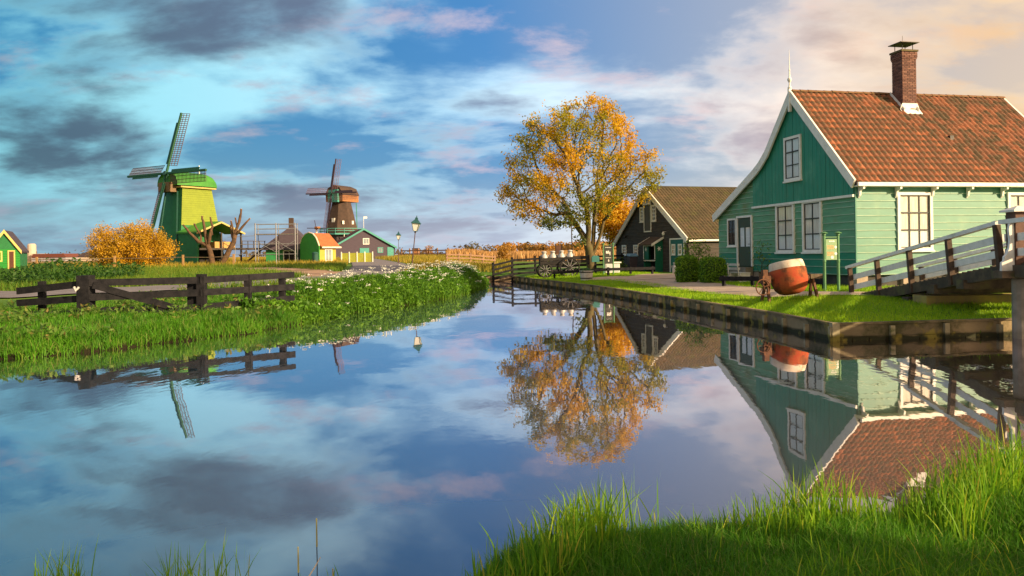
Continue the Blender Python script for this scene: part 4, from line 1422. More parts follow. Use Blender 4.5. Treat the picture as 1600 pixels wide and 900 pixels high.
CAN = mat('milk_can_metal', (0.46, 0.47, 0.46), (0.34, 0.35, 0.35), 4, .5, metallic=.2)
def milk_can(loc, s, label, group=None):
    c = empty('milk_can', loc, 0, label, 'milk can', group); c.scale = (s,) * 3
    m = MB(); m.lathe([(.0, 0), (.15, 0), (.165, .02), (.165, .36), (.15, .42), (.10, .48), (.095, .55), (.11, .57)], 14); m.build('can_body', CAN, c, smooth=True)
    m = MB(); m.lathe([(.115, .56), (.125, .58), (.12, .62), (.04, .64), (0, .645)], 14); m.build('can_lid', CAN, c, smooth=True)
    for sx in (-1, 1):
        m = MB(); m.tube([(sx * .12, 0, .46), (sx * .2, 0, .44), (sx * .2, 0, .36), (sx * .16, 0, .33)], .012, 5); m.build('can_handle', CAN, c)
    return c
wx, wy, wz = 2.9, 42.6, hz(2.9, 42.6)
for k, (dx, dy, nm) in enumerate(((-1.05, -.2, 'leftmost white milk can standing on the dark wagon'), (-.55, -.15, 'second white milk can from the left on the wagon'), (-.05, -.2, 'third white milk can from the left on the wagon'), (.45, -.12, 'rightmost white milk can on the wagon, nearest the tree'))):
    milk_can((wx + dx, wy + dy, wz + .70 + .02 * k), 1.2, nm, 'milk cans on the wagon')
milk_can((9.02, 40.7, hz(9.02, 40.7)), 1.05, 'pale milk can on the ground beside the teal barn door')
pl = empty('planter_tub', (3.75, 37.3, hz(3.75, 37.3)), 0, 'round whitewashed half-barrel planter with green herbs below tree', 'planter')
pl.scale = (1.2, 1.2, 1.2)
m = MB()
TUBW = mat('whitewashed_stave', (0.62, 0.60, 0.58), (0.48, 0.45, 0.44), 4, .8, .2)
for k in range(18):
    a0, a1 = 2 * math.pi * k / 18, 2 * math.pi * (k + .94) / 18
    q = [(.23, 0), (.30, .42)]
    m = MB()
    v = []
    for r_, z in q:
        for rr in (r_, r_ - .03):
            for a in (a0, a1): v.append((rr * math.cos(a), rr * math.sin(a), z))
    m.add(v, [(0, 1, 5, 4), (2, 6, 7, 3), (4, 5, 7, 6), (0, 4, 6, 2), (1, 3, 7, 5)]); m.build('stave', TUBW, pl)
for z, r_ in ((.08, .249), (.33, .291)):
    m = MB(); m.lathe([(r_, z), (r_ + .008, z), (r_ + .012, z + .04), (r_ + .004, z + .04)], 18, cap=False); m.build('hoop', IRON, pl)
m = MB(); m.lathe([(0, .36), (.27, .36)], 18, cap=False); m.build('soil', mat('soil', (0.03, 0.02, 0.012), (0.04, 0.03, 0.02), 9, .95), pl)
a = RNG.uniform(0, 2 * np.pi, 420); r_ = .3 * np.sqrt(RNG.random(420))
V, F, rn = leaf_quads(np.column_stack([r_ * np.cos(a), r_ * np.sin(a), .38 + RNG.random(420) * .2 * (1.1 - r_ / .3)]), .035)
link('herbs', np_mesh('herbs', V, F, leafmat('herb_leaf', [(0, (0.03, 0.09, 0.03)), (1, (0.10, 0.20, 0.08))]), rn), pl)
bn = empty('wheeled_bin', (7.75, 47.5, hz(7.75, 47.5)), R(10), 'dark wheeled bin with blue lid in front of black barn', 'bin')
bn.scale = (.62, .62, .75)
m = MB(); v = [(-.36, -.36, .08), (.36, -.36, .08), (.36, .36, .08), (-.36, .36, .08), (-.44, -.42, 1.25), (.44, -.42, 1.25), (.44, .42, 1.3), (-.44, .42, 1.3)]
m.add(v, [(3, 2, 1, 0), (4, 5, 6, 7), (0, 1, 5, 4), (1, 2, 6, 5), (2, 3, 7, 6), (3, 0, 4, 7)]); m.build('bin_body', mat('dark_plum_bin', (0.035, 0.03, 0.05), (0.05, 0.04, 0.06), 5, .5), bn)
m = MB(); m.prism([(-.5, 1.27), (.48, 1.33), (.5, 1.45), (.2, 1.52), (-.5, 1.36)], -.47, .47, 'x'); m.build('bin_lid', mat('blue_bin_lid', (0.10, 0.26, 0.50), (0.2, 0.36, 0.55), 3, .35), bn)
for x in (-.3, .3):
    m = MB(); m.tube([(x - .04, .34, .1), (x + .04, .34, .1)], .11, 12); m.build('bin_wheel', IRON, bn)
box = empty('notice_stand', (5.9, 43.6, hz(5.9, 43.6)), R(5), 'low white panelled box behind the black sign and rail', 'box')
m = MB(); m.box(-.42, .42, -.25, .25, .06, .62); m.build('box_body', WHITE, box)
m = MB(); m.box(-.5, .5, -.32, .32, .62, .69); m.build('box_top', WHITE, box)
for x in (-.21, .21):
    m = MB(); m.box(x - .16, x + .16, -.27, -.252, .12, .56); m.build('box_panel', mat('pale_blue_panel', (0.5, 0.56, 0.6), (0.45, 0.5, 0.54), 4), box)
bx = empty('letter_box', (5.0, 44.2, hz(5.0, 44.2)), 0, 'small teal post box on a dark stand right of the tree trunk', 'box')
m = MB(); m.box(-.06, .06, -.06, .06, -.1, .7); m.build('stand', DARK_WOOD, bx)
m = MB(); m.prism([(-.22, .7), (.22, .7), (.22, 1.0), (.12, 1.08), (-.12, 1.08), (-.22, 1.0)], -.15, .15, 'y'); m.build('box_body', mat('teal_box_paint', (0.05, 0.2, 0.2), (0.04, 0.16, 0.16), 4), bx)

# white folding steps in front of the house door
st = empty('garden_bench', (9.35, 30.2, hz(9.35, 30.2)), R(100), 'small white slatted bench in front of the house door', 'bench')
for k in range(3):
    m = MB(); m.box(-.5, .5, -.2 + k * .14, -.09 + k * .14, .38, .41); m.build('seat_slat', WHITE, st)
for k in range(2):
    m = MB(); m.box(-.5, .5, .26 + .03 * k, .285 + .03 * k, .52 + k * .16, .62 + k * .16); m.build('back_slat', WHITE, st)
for x in (-.45, .41):
    m = MB(); m.box(x, x + .04, -.2, .24, 0, .379); m.build('leg_frame', WHITE, st)
    m = MB(); m.bar((x + .02, .25, .0), (x + .02, .34, .8), .04, .03, up=(1, 0, 0)); m.build('back_post', WHITE, st)

# ------------------------------------------------------------------ windmills
MGREEN = mat('mill_green_paint', (0.02, 0.17, 0.055), (0.018, 0.13, 0.045), 2, .5, .05)
MBOARD = mat('mill_sunlit_board', (0.19, 0.25, 0.02), (0.16, 0.215, 0.018), 2, .55, .05)  # the mill's green paint with warm sunlight painted in as yellow-green
MCAP = mat('mill_cap_green', (0.05, 0.24, 0.03), (0.04, 0.19, 0.03), 2, .5)
DKTEAL = mat('dark_teal_wood', (0.02, 0.09, 0.07), (0.02, 0.07, 0.06), 4, .6)
LATT = mat('sail_lattice', (0.10, 0.055, 0.05), (0.07, 0.045, 0.045), 4, .7)
PLUMB = mat('plum_sail_board', (0.05, 0.03, 0.05), (0.04, 0.03, 0.04), 4, .6)


def sails(mill, hub, ax, Lb, wd, board_m, latt_m, n_bars, tilt, spin, back=.35):
    """four lattice sails: ax = horizontal direction the mill faces (local), tilt = rise of the windshaft"""
    ax = Vector(ax).normalized()
    n = (ax * math.cos(tilt) + Vector((0, 0, 1)) * math.sin(tilt)).normalized()
    side = Vector((0, 0, 1)).cross(ax).normalized()      # horizontal, in the sail plane
    up = n.cross(side).normalized()
    if up.z < 0: up = -up
    # seen from the front (looking along -n) clockwise direction
    right = up.cross(n).normalized()
    m = MB(); m.tube([hub - n * 1.6, hub + n * .25], Lb * .035, 10); m.build('windshaft', DKTEAL, mill)
    for k in range(4):
        a = spin + k * math.pi / 2
        e = up * math.cos(a) + right * math.sin(a)
        c = up * math.cos(a + math.pi / 2) + right * math.sin(a + math.pi / 2)
        c2 = (c * math.cos(.28) + n * -math.sin(.28)).normalized()
        h0 = hub + n * (.12 if k % 2 else .0)
        th = Lb * .028
        m = MB(); m.bar(h0 - e * .02, h0 + e * Lb, th, th, up=n); sail = m.build('sail', board_m, mill)
        m = MB()
        i0, i1 = Lb * .14, Lb * .99
        for j in range(n_bars + 1):
            q = h0 + e * (i0 + (i1 - i0) * j / n_bars)
            m.bar(q, q + c2 * wd, Lb * .006, Lb * .006, up=n)
        for f_ in (.33, .66, 1.0):
            m.bar(h0 + e * i0 + c2 * wd * f_, h0 + e * i1 + c2 * wd * f_, Lb * .006, Lb * .008, up=n)
        m.build('sail_lattice', latt_m, sail)
        m = MB(); m.bar(h0 + e * Lb * .16 - c2 * wd * back * .5, h0 + e * Lb * .84 - c2 * wd * back * .5, wd * back, .03, up=n.cross(e) if False else n); m.build('leading_board', board_m, sail)
    return n


MX, MY = -32.9, 75.0
MZ = hz(MX, MY)
mill = empty('green_windmill', (MX, MY, MZ), R(58), 'green wooden windmill with lattice sails behind the orange bush', 'windmill')
# local axes: the sail face looks along -x, the sunny boarded side looks along -y
def frustum(x0, x1, y0, y1, z0, X0, X1, Y0, Y1, z1):
    m = MB(); m.add([(x0, y0, z0), (x1, y0, z0), (x1, y1, z0), (x0, y1, z0), (X0, Y0, z1), (X1, Y0, z1), (X1, Y1, z1), (X0, Y1, z1)],
                    [(3, 2, 1, 0), (4, 5, 6, 7), (0, 1, 5, 4), (1, 2, 6, 5), (2, 3, 7, 6), (3, 0, 4, 7)]); return m
BH = 7.75
frustum(-2.6, 2.6, -2.35, 2.35, 0, -1.6, 1.7, -1.4, 1.4, BH).build('mill_body', MGREEN, mill)
# lapped boards on the sunny side, warm sunlight put into their colour
zb, nbd = 4.0, 17
for k in range(nbd):
    z0 = zb + (BH - zb) * k / nbd; z1 = zb + (BH - zb) * (k + 1) / nbd
    g = lambda z: (np.interp(z, [0, BH], [-2.6, -1.6]), np.interp(z, [0, BH], [2.6, 1.7]), np.interp(z, [0, BH], [-2.35, -1.4]))
    a, b = g(z0), g(z1)
    m = MB(); m.add([(a[0], a[2] - .035, z0), (a[1], a[2] - .035, z0), (b[1], b[2] - .012, z1), (b[0], b[2] - .012, z1), (a[0], a[2], z0), (a[1], a[2], z0)], [(0, 1, 2, 3), (4, 5, 1, 0)])
    m.build('clapboard', MBOARD, mill, recalc=False)
m = MB(); m.box(-1.95, 2.05, -1.72, 1.7, BH - .02, BH + .12); m.build('cap_ledge', mat('ochre_ledge', (0.45, 0.36, 0.12), (0.4, 0.3, 0.1), 4), mill)
# rounded cap, long axis along x
m = MB()
arc = [(1.72 * math.cos(t_), 1.55 * math.sin(t_) ** .75) for t_ in np.linspace(0.02, math.pi - .02, 15)]
stations = [(-2.3, .92), (-1.2, 1.0), (.6, 1.0), (1.6, .98), (2.05, .88), (2.3, .70), (2.42, .45)]
v, f = [], []
for x, s_ in stations:
    for y, z in arc: v.append((x, y * (.55 + .45 * s_), BH + .12 + z * s_))
na = len(arc)
for i in range(len(stations) - 1):
    for k in range(na - 1): f.append((i * na + k, i * na + k + 1, (i + 1) * na + k + 1, (i + 1) * na + k))
f.append(tuple(range(na))); f.append(tuple(range((len(stations) - 1) * na, len(stations) * na)))
m.add(v, f); m.build('cap', MCAP, mill, smooth=False)
m = MB(); m.lathe([(.07, 0), (.07, .2), (.11, .25), (.03, .35), (.03, .8), (.07, .86), (.01, 1.0)], 8, (1.3, 0, BH + 1.55)); m.build('cap_finial', WHITE, mill)
m = MB(); m.box(-2.7, -1.9, -.9, .9, BH - .45, BH + .5); m.build('breast_beam', mat('brown_breast', (0.2, 0.13, 0.07), (0.13, 0.09, 0.05), 4), mill)
sails(mill, Vector((-2.45, -.1, BH + 1.35)), (-1, 0, 0), 6.5, 1.05, mat('dark_green_sail', (0.014, 0.085, 0.04), (0.012, 0.07, 0.034), 3, .6), LATT, 26, R(15), R(1))
m = MB(); m.bar((-2.5, -1.6, .1), (-2.05, -1.3, BH - .4), .1, .1); m.bar((-3.6, 0, .4), (-2.2, .3, BH), .12, .12); m.build('brace', DKTEAL, mill)
# saw-floor canopy on the sunny side
m = MB()
cy0, cy1 = -2.0, -5.2
m.add([(-2.75, cy0, 3.25), (0, cy0, 4.35), (2.75, cy0, 3.25), (-2.75, cy1, 3.2), (0, cy1, 4.3), (2.75, cy1, 3.2),
       (-2.75, cy0, 3.13), (0, cy0, 4.23), (2.75, cy0, 3.13), (-2.75, cy1, 3.08), (0, cy1, 4.18), (2.75, cy1, 3.08)],
      [(0, 1, 4, 3), (1, 2, 5, 4), (6, 9, 10, 7), (7, 10, 11, 8), (3, 4, 10, 9), (4, 5, 11, 10), (0, 3, 9, 6), (2, 8, 11, 5)])
m.build('canopy_roof', MCAP, mill)
m = MB(); m.bar((-2.75, cy1 - .03, 3.1), (0, cy1 - .03, 4.2), .05, .16); m.bar((0, cy1 - .035, 4.2), (2.75, cy1 - .035, 3.1), .05, .16); m.build('canopy_verge', mat('ochre_verge', (0.5, 0.4, 0.15), (0.42, 0.33, 0.12), 4), mill)
m = MB(); m.box(-2.6, -2.45, cy1 + .1, -2.2, .0, 3.15); m.build('side_wall', MGREEN, mill)
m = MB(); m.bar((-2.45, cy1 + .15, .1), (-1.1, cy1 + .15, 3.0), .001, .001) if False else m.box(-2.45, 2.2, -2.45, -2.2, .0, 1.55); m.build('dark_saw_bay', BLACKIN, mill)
m = MB(); m.box(-2.44, 5.6, cy1 + .2, -2.46, 1.5, 1.68); m.build('saw_floor', BLACK_BOARD, mill)
for x in (2.5, .2):
    m = MB(); m.bar((x, cy1 + .3, 0), (x, cy1 + .3, 3.2), .14, .14); m.build('canopy_post', BLACK_BOARD, mill)
m = MB()
for x in np.arange(2.6, 5.6, .7): m.bar((x, cy1 + .25, 1.68), (x, cy1 + .25, 2.4), .06, .06)
for z in (2.05, 2.38): m.bar((2.6, cy1 + .25, z), (5.5, cy1 + .25, z), .05, .06)
m.build('platform_railing', BLACK_BOARD, mill)
m = MB(); m.bar((3.0, cy1 + .5, .0), (5.2, cy1 + .5, 1.5), .14, .14); m.build('platform_brace', BLACK_BOARD, mill)
m = MB(); m.box(-.4, 1.9, cy1 + .5, -2.6, 1.68, 2.3); m.build('stacked_timber', mat('golden_timber', (0.5, 0.3, 0.1), (0.36, 0.22, 0.08), 6), mill)

# second, thatched mill in the distance
NX, NY = -29.3, 127.0
NZ = 1.3
mill2 = empty('brown_windmill', (NX, NY, NZ), R(64), 'dark brown thatched windmill with teal gallery behind the sheds', 'windmill')
mill2.scale = (1.05, 1.05, 1.18)
BRN = mat('brown_thatch', (0.075, 0.05, 0.04), (0.05, 0.036, 0.03), 2, .95, .3)
BRNW = mat('mill_lower_wall', (0.04, 0.035, 0.04), (0.05, 0.04, 0.05), 2, .8)
TEALP = mat('pale_teal_paint', (0.08, 0.32, 0.28), (0.06, 0.26, 0.23), 4, .5)
ORW = mat('orange_cap_board', (0.32, 0.15, 0.06), (0.24, 0.11, 0.05), 3, .7)
def octa(r0, z0, r1, z1):
    m = MB(); v = []
    for r_, z in ((r0, z0), (r1, z1)):
        for k in range(8):
            a = math.pi / 8 + k * math.pi / 4
            v.append((r_ * math.cos(a), r_ * math.sin(a), z))
    m.add(v, [tuple(range(7, -1, -1)), tuple(range(8, 16))] + [(k, (k + 1) % 8, (k + 1) % 8 + 8, k + 8) for k in range(8)]); return m
octa(3.0, 0, 2.9, 3.4).build('mill_base', BRNW, mill2)
octa(2.75, 3.6, 1.55, 8.2).build('mill_tower', BRN, mill2)
octa(3.7, 3.4, 3.7, 3.6).build('gallery_floor', TEALP, mill2)
m = MB()
for k in range(16):
    a = k * math.pi / 8
    m.bar((3.6 * math.cos(a), 3.6 * math.sin(a), 3.6), (3.6 * math.cos(a), 3.6 * math.sin(a), 4.3), .06, .06)
    b_ = (k + 1) * math.pi / 8
    for z in (3.95, 4.28): m.bar((3.6 * math.cos(a), 3.6 * math.sin(a), z), (3.6 * math.cos(b_), 3.6 * math.sin(b_), z), .05, .08)
m.build('gallery_railing', TEALP, mill2)
for k in range(8):
    a = k * math.pi / 4
    m = MB(); m.bar((2.8 * math.cos(a), 2.8 * math.sin(a), 1.9), (3.6 * math.cos(a), 3.6 * math.sin(a), 3.4), .1, .1); m.build('gallery_brace', WHITE, mill2)
m = MB(); m.prism([(-1.7, 8.2), (1.7, 8.2), (1.75, 9.2), (1.1, 10.1), (0, 10.5), (-1.1, 10.1), (-1.75, 9.2)], -1.8, 2.3, 'x'); m.build('cap', ORW, mill2)
m = MB(); m.prism([(-1.85, 9.15), (1.85, 9.15), (1.2, 10.2), (0, 10.62), (-1.2, 10.2)], -1.9, 2.4, 'x'); m.build('cap_roof', BRN, mill2)
m = MB(); m.box(-2.2, -1.8, -1.0, 1.0, 8.1, 9.9); m.build('cap_front', TEALP, mill2)
for y in (-1.2, 1.2):
    m = MB(); m.bar((2.3, y, 8.7), (3.4, y * .4, 4.3), .14, .14); m.build('tail_pole', TEALP, mill2)
m = MB(); m.box(-2.15, -2.0, -.3, .3, 5.2, 5.8); m.build('tower_window', WHITE, mill2)
for k in (5, 6):
    a = k * math.pi / 4
    m = MB(); m.lathe([(.0, 0), (.22, 0), (.22, .5), (0, .5)], 4, (2.62 * math.cos(a) * .86, 2.62 * math.sin(a) * .86, 4.9)); m.build('tower_window', WHITE, mill2)
sails(mill2, Vector((-2.5, 0, 9.35)), (-1, 0, 0), 5.2, .95, PLUMB, mat('rose_lattice', (0.20, 0.10, 0.11), (0.14, 0.08, 0.09), 4), 22, R(13), R(1))
# little meadow mill on a post
tm = empty('small_post_mill', (-35.8, 135, 1.3), R(-20), 'tiny white-posted mill with dark vanes left of brown windmill', 'windmill')
m = MB(); m.bar((0, 0, 0), (0, 0, 5.6), .22, .22); m.build('post', WHITE, tm)
m = MB(); m.bar((-1.9, -.1, 5.6), (1.9, -.1, 5.5), .3, .12); m.bar((.1, -.1, 4.9), (-.3, -.1, 7.0), .08, .08); m.build('vanes', PLUMB, tm)
m = MB(); m.box(-.3, .3, -.2, .8, 5.35, 5.85); m.build('head_box', ORW, tm)

# ------------------------------------------------------------------ sheds between the mills
def gable_house(name, loc, rz, w, d, eh, rh, wall_m, roof_m, trim_m, label, cat='house', over=.25):
    """gable end at local y=0 facing -y, ridge along +y"""
    h = empty(name, loc, rz, label, cat)
    m = MB(); m.prism([(-w / 2, -.3), (w / 2, -.3), (w / 2, eh), (0, rh - .06), (-w / 2, eh)], 0, d, 'y'); m.build('wall', wall_m, h)
    sl = (rh - eh) / (w / 2)
    for s in (-1, 1):
        m = MB(); m.prism([(0, rh), (s * (w / 2 + over), eh - sl * over), (s * (w / 2 + over), eh - sl * over + .12), (0, rh + .13)], -over, d + over, 'y'); m.build('roof', roof_m, h)
        m = MB(); m.prism([(0, rh - .1), (s * (w / 2 + over), eh - sl * over - .1), (s * (w / 2 + over), eh - sl * over + .16), (0, rh + .17)], -over - .06, -over - .003, 'y'); m.build('verge_board', trim_m, h)
    return h
PURP = mat('plum_board', (0.075, 0.06, 0.085), (0.06, 0.048, 0.07), 2, .75, .1, stretch=(1, 1, 8))
DRED_R = mat('dark_red_roof', (0.14, 0.045, 0.03), (0.10, 0.035, 0.026), 3, .8, .3)
ORANGE_R = mat('orange_roof', (0.40, 0.13, 0.05), (0.30, 0.10, 0.04), 3, .8, .3)
SLATE = mat('plum_slate', (0.065, 0.05, 0.065), (0.05, 0.04, 0.052), 3, .7, .2)
pb = gable_house('purple_barn', (-20.9, 104, 1.28), R(20), 8.8, 9, 1.6, 4.15, PURP, DRED_R, TEALP, 'dark purple barn with teal verge boards below brown windmill', 'barn')
def flat_win(parent, x, z, w, h, m_pane, m_frame, nm='window'):
    m = MB(); t_ = .09
    m.box(x - w / 2 - t_, x - w / 2, -.05, 0, z - t_, z + h + t_); m.box(x + w / 2, x + w / 2 + t_, -.05, 0, z - t_, z + h + t_)
    m.box(x - w / 2, x + w / 2, -.048, 0, z + h, z + h + t_); m.box(x - w / 2, x + w / 2, -.048, 0, z - t_, z)
    m.box(x - .02, x + .02, -.04, 0, z, z + h)
    f_ = m.build(nm, m_frame, parent)
    m = MB(); m.box(x - w / 2, x + w / 2, -.02, 0, z, z + h); m.build('pane', m_pane, f_)
PANE = mat('dull_pane', (0.25, 0.30, 0.33), (0.18, 0.22, 0.25), 2, .15, spec=.6)
flat_win(pb, .3, 2.1, .7, .7, PANE, WHITE); flat_win(pb, 2.3, .9, .6, .6, PANE, TEALP)
m = MB(); m.box(-.6, .7, -.06, 0, 0, 1.5); m.build('door', TEALP, pb)
m = MB(); m.box(3.3, 4.2, -.06, 0, -.1, 1.6); m.build('door', TEALP, pb)
m = MB(); m.lathe([(.03, 0), (.03, 1.8)], 6, (0, 0, 4.15)); m.box(-.02, .5, -.015, .015, 5.7, 5.95); m.build('weather_vane', WHITE, pb)
# green shed with dark hipped roof, behind the scaffold
SHX, SHY = -22.4, 73.5
sh = empty('green_shed', (SHX, SHY, 1.0), R(8), 'low green shed with dark plum hipped roof behind scaffolding', 'shed')
GSH = mat('shed_green', (0.03, 0.24, 0.07), (0.025, 0.19, 0.06), 3, .55)
m = MB(); m.box(-2.1, 2.1, 0, 4.5, -.2, 1.55); m.build('wall', GSH, sh)
m = MB(); m.add([(-2.7, -.5, 1.45), (2.5, -.5, 1.45), (2.5, 5, 1.45), (-2.7, 5, 1.45), (.2, 1.3, 3.9), (.2, 3.4, 3.9)], [(3, 2, 1, 0), (0, 1, 4), (1, 2, 5, 4), (2, 3, 5), (3, 0, 4, 5)])
shr = m.build('roof', SLATE, sh)
m = MB(); m.box(-.1, .35, 1.5, 1.95, 3.5, 4.7); m.build('chimney', BRN, shr)
flat_win(sh, .15, .2, 1.0, 1.1, BLACKIN, WHITE); m = MB(); m.box(1.0, 1.9, -.04, 0, -.1, 1.45); m.build('door', mat('dark_teal_door', (0.02, 0.06, 0.07), (0.02, 0.05, 0.06), 3), sh)
# yellow house with bell gable and orange roof
yh = empty('bell_gable_house', (-18.4, 70.5, 1.0), R(52), 'small house with curved green gable, yellow side wall and orange roof', 'house')
YEL = mat('yellow_wall_paint', (0.50, 0.36, 0.06), (0.42, 0.30, 0.05), 3, .6)
LGR = mat('bright_green_gable', (0.05, 0.30, 0.05), (0.04, 0.25, 0.045), 3, .55)
# local: gable end on the -x side, eaves wall faces -y
m = MB(); m.box(-.02, 1.9, .0, 2.6, -.2, 1.75); m.build('wall', YEL, yh)
curve = [(-.05, -.2), (2.9, -.2), (2.9, 2.0), (2.6, 2.55), (2.1, 2.9), (1.5, 3.05), (.9, 2.9), (.4, 2.5), (.1, 2.0), (-.05, 1.7)]
m = MB(); m.prism(curve, -.14, -.02, 'x'); m.build('curved_gable', LGR, yh)
m = MB(); m.tube([(-.1, y, z + .03) for y, z in curve[2:]], .07, 6); m.build('gable_trim', CREAMW, yh)
m = MB(); m.add([(-.02, -.35, 1.62), (2.2, -.35, 1.62), (2.2, 1.4, 3.0), (-.02, 1.4, 3.0), (2.2, 2.9, 1.7), (-.02, 2.9, 1.7)], [(0, 1, 2, 3), (3, 2, 4, 5), (0, 3, 5), (1, 4, 2)]); m.build('roof', ORANGE_R, yh)
m = MB(); m.box(-.02, 2.25, -.42, -.34, 1.52, 1.66); m.build('gutter', CREAMW, yh)
flat_win(yh, 1.0, .35, .7, 1.0, PANE, WHITE)
# yellow-green plank fence
yf = empty('yellow_fence', (-17.6, 76.0, hz(-17.6, 76)), R(2), 'yellow plank fence with white posts beside the yellow house', 'fence')
YG = mat('lime_fence_plank', (0.34, 0.36, 0.04), (0.28, 0.30, 0.04), 3, .6)
for k in range(24):
    m = MB(); m.box(k * .135, k * .135 + .125, -.02, .01 + .005 * (k % 2), .02, 1.0 + random.uniform(-.01, .01)); m.build('plank', YG, yf)
for k in range(5):
    m = MB(); m.box(k * .8 - .05, k * .8 + .05, -.08, -.021, -.05, 1.12); m.build('post', WHITE, yf)
gbn = empty('green_barrel_bin', (-18.25, 68.3, hz(-18.25, 68.3)), 0, 'dark green litter bin standing at the yard entrance', 'bin')
m = MB(); m.lathe([(.0, 0), (.26, 0), (.28, .05), (.28, .95), (.25, 1.0)], 14); m.build('bin_body', DKTEAL, gbn)
m = MB(); m.lathe([(.30, 1.0), (.31, 1.06), (.2, 1.16), (0, 1.2)], 14); m.build('bin_lid', DKTEAL, gbn)
# scaffold
sc_ = empty('scaffolding', (-24.6, 70.6, hz(-24.6, 70.6)), R(4), 'grey tube scaffolding in front of the green shed', 'scaffold')
STEEL = mat('galvanised_tube', (0.24, 0.25, 0.28), (0.17, 0.18, 0.2), 6, .55, metallic=.3)
for x in (0, 1.95, 3.75):
    for y in (0, 1.0):
        m = MB(); m.tube([(x, y, 0), (x, y, 4.0)], .055 if y == 0 else .035, 6); m.build('standard', STEEL, sc_)
for z in (1.0, 2.0, 2.9, 3.45, 3.9):
    for y in (0, 1.0):
        m = MB(); m.tube([(-.1, y, z), (3.85, y, z)], .03, 6); m.build('ledger', STEEL, sc_)
for x0, x1 in ((0, 1.95), (1.95, 3.75)):
    for za, zb_ in ((1.2, 2.3), (2.3, 1.2)):
        m = MB(); m.tube([(x0, -.05, za), (x1, -.05, zb_)], .024, 5); m.build('brace', STEEL, sc_)
m = MB(); m.box(-.1, 3.8, .05, .95, 2.92, 2.97); m.build('platform_board', OLD_WOOD, sc_)
for x in (-1.9,):
    m = MB(); m.tube([(x, 0, 0), (x, 0, 2.9)], .03, 6); m.build('standard', STEEL, sc_)
for z in (1.1, 2.0, 2.8):
    m = MB(); m.tube([(-2.6, 0, z - .1), (0, 0, z)], .022, 5); m.build('ledger', STEEL, sc_)

# ------------------------------------------------------------------ little hut at the left edge
hut = gable_house('green_hut', (-38.05, 55.2, hz(-38, 55.2)), R(26), 1.95, 3.5, 1.75, 3.15, MGREEN, SLATE, mat('yellow_verge', (0.62, 0.48, 0.16), (0.55, 0.42, 0.14), 4), 'small bright green hut with yellow verge boards at the left edge', 'hut', .12)
YW = mat('yellow_trim', (0.62, 0.48, 0.16), (0.55, 0.42, 0.14), 4)
for k in range(10):
    z = .05 + k * .18
    m = MB(); m.box(-.97, .97, -.03, -.005, z, z + .168); m.build('plank', mat('hut_green', (0.02, 0.24, 0.035), (0.018, 0.2, 0.03), 3, .5), hut)
flat_win(hut, -.4, 1.0, .34, .62, mat('amber_pane', (0.42, 0.27, 0.10), (0.3, 0.2, 0.08), 3, .2), YW)
m = MB(); m.box(.2, .28, -.07, 0, .05, 1.75); m.box(.58, .66, -.07, 0, .05, 1.75); m.box(.28, .58, -.068, 0, 1.67, 1.75); df_ = m.build('door_frame', YW, hut)
m = MB(); m.box(.28, .58, -.045, 0, .05, 1.67); m.build('door_leaf', mat('brown_hut_door', (0.10, 0.035, 0.02), (0.07, 0.03, 0.02), 3), df_)

# ------------------------------------------------------------------ far skyline on the left
def tower_thing(name, loc, parts, label, cat):
    e = empty(name, loc, 0, label, cat)
    for nm, m, mt in parts: m.build(nm, mt, e)
    return e
PALE = mat('far_pale_wall', (0.5, 0.42, 0.33), (0.42, 0.36, 0.3), .5, .8)
FGREY = mat('far_grey_wall', (0.3, 0.3, 0.33), (0.24, 0.24, 0.27), .4, .8)
a = MB().lathe([(2.2, 0), (2.2, 9.5), (1.6, 10.3)], 12); b = MB().box(-7, -2.5, -4, 4, 0, 6); c = MB().box(2.4, 7, -4, 4, 0, 4.5)
tower_thing('silo_block', (-274, 420, .8), [('silo', a, PALE), ('mill_block', b, FGREY), ('low_block', c, PALE)], 'far pale factory with round silo beside the green hut', 'factory')
a = MB(); a.box(-9, 9, -6, 6, 0, 2.5); b = MB(); b.prism([(-9.5, 2.5), (9.5, 2.5), (8, 4.4), (-8, 4.4)], -6.5, 6.5, 'y')
tower_thing('far_warehouse', (-248, 400, .6), [('wall', a, FGREY), ('roof', b, DRED_R)], 'far low warehouse with dull red roof on the left skyline', 'warehouse')
a = MB(); a.box(-5, 5, -5, 5, 0, 2.5); b = MB(); b.prism([(-5.6, 2.5), (5.6, 2.5), (0, 5.2)], -5.5, 5.5, 'y')
tower_thing('far_house', (-222, 390, .6), [('wall', a, PALE), ('roof', b, SLATE)], 'far pale house with dark roof between hut and orange bush', 'house')
gs = gable_house('garden_shed', (-43.0, 79.0, 1.0), R(8), 1.7, 2.0, 1.1, 2.1, mat('grey_green_shed', (0.20, 0.28, 0.22), (0.15, 0.22, 0.18), 3), SLATE, WHITE, 'small grey-green garden shed left of the orange bush', 'shed', .1)
# post and wire fence in front of the mill
wf = empty('wire_fence', (-34, 61.5, hz(-34, 61.5)), 0, 'low wooden post fence with thin rail in front of green windmill', 'fence')
tops = []
for k, (x, y) in enumerate([(-44.5, 59), (-39, 60.4), (-33.2, 61.5), (-27.8, 62.2), (-23.6, 62.4)]):
    z = hz(x, y) - wf.location.z
    m = MB(); m.bar((x + 34, y - 61.5, z - .1), (x + 34, y - 61.5, z + 1.15), .14, .14); m.build('post', mat('golden_post', (0.36, 0.22, 0.09), (0.26, 0.16, 0.07), 5, .8), wf)
    tops.append(Vector((x + 34, y - 61.5, z + .95)))
for a, b in zip(tops[:-1], tops[1:]):
    m = MB(); m.tube([a, (a + b) / 2 + Vector((0, 0, -.06)), b], .028, 5); m.build('rope', OLD_WOOD, wf)

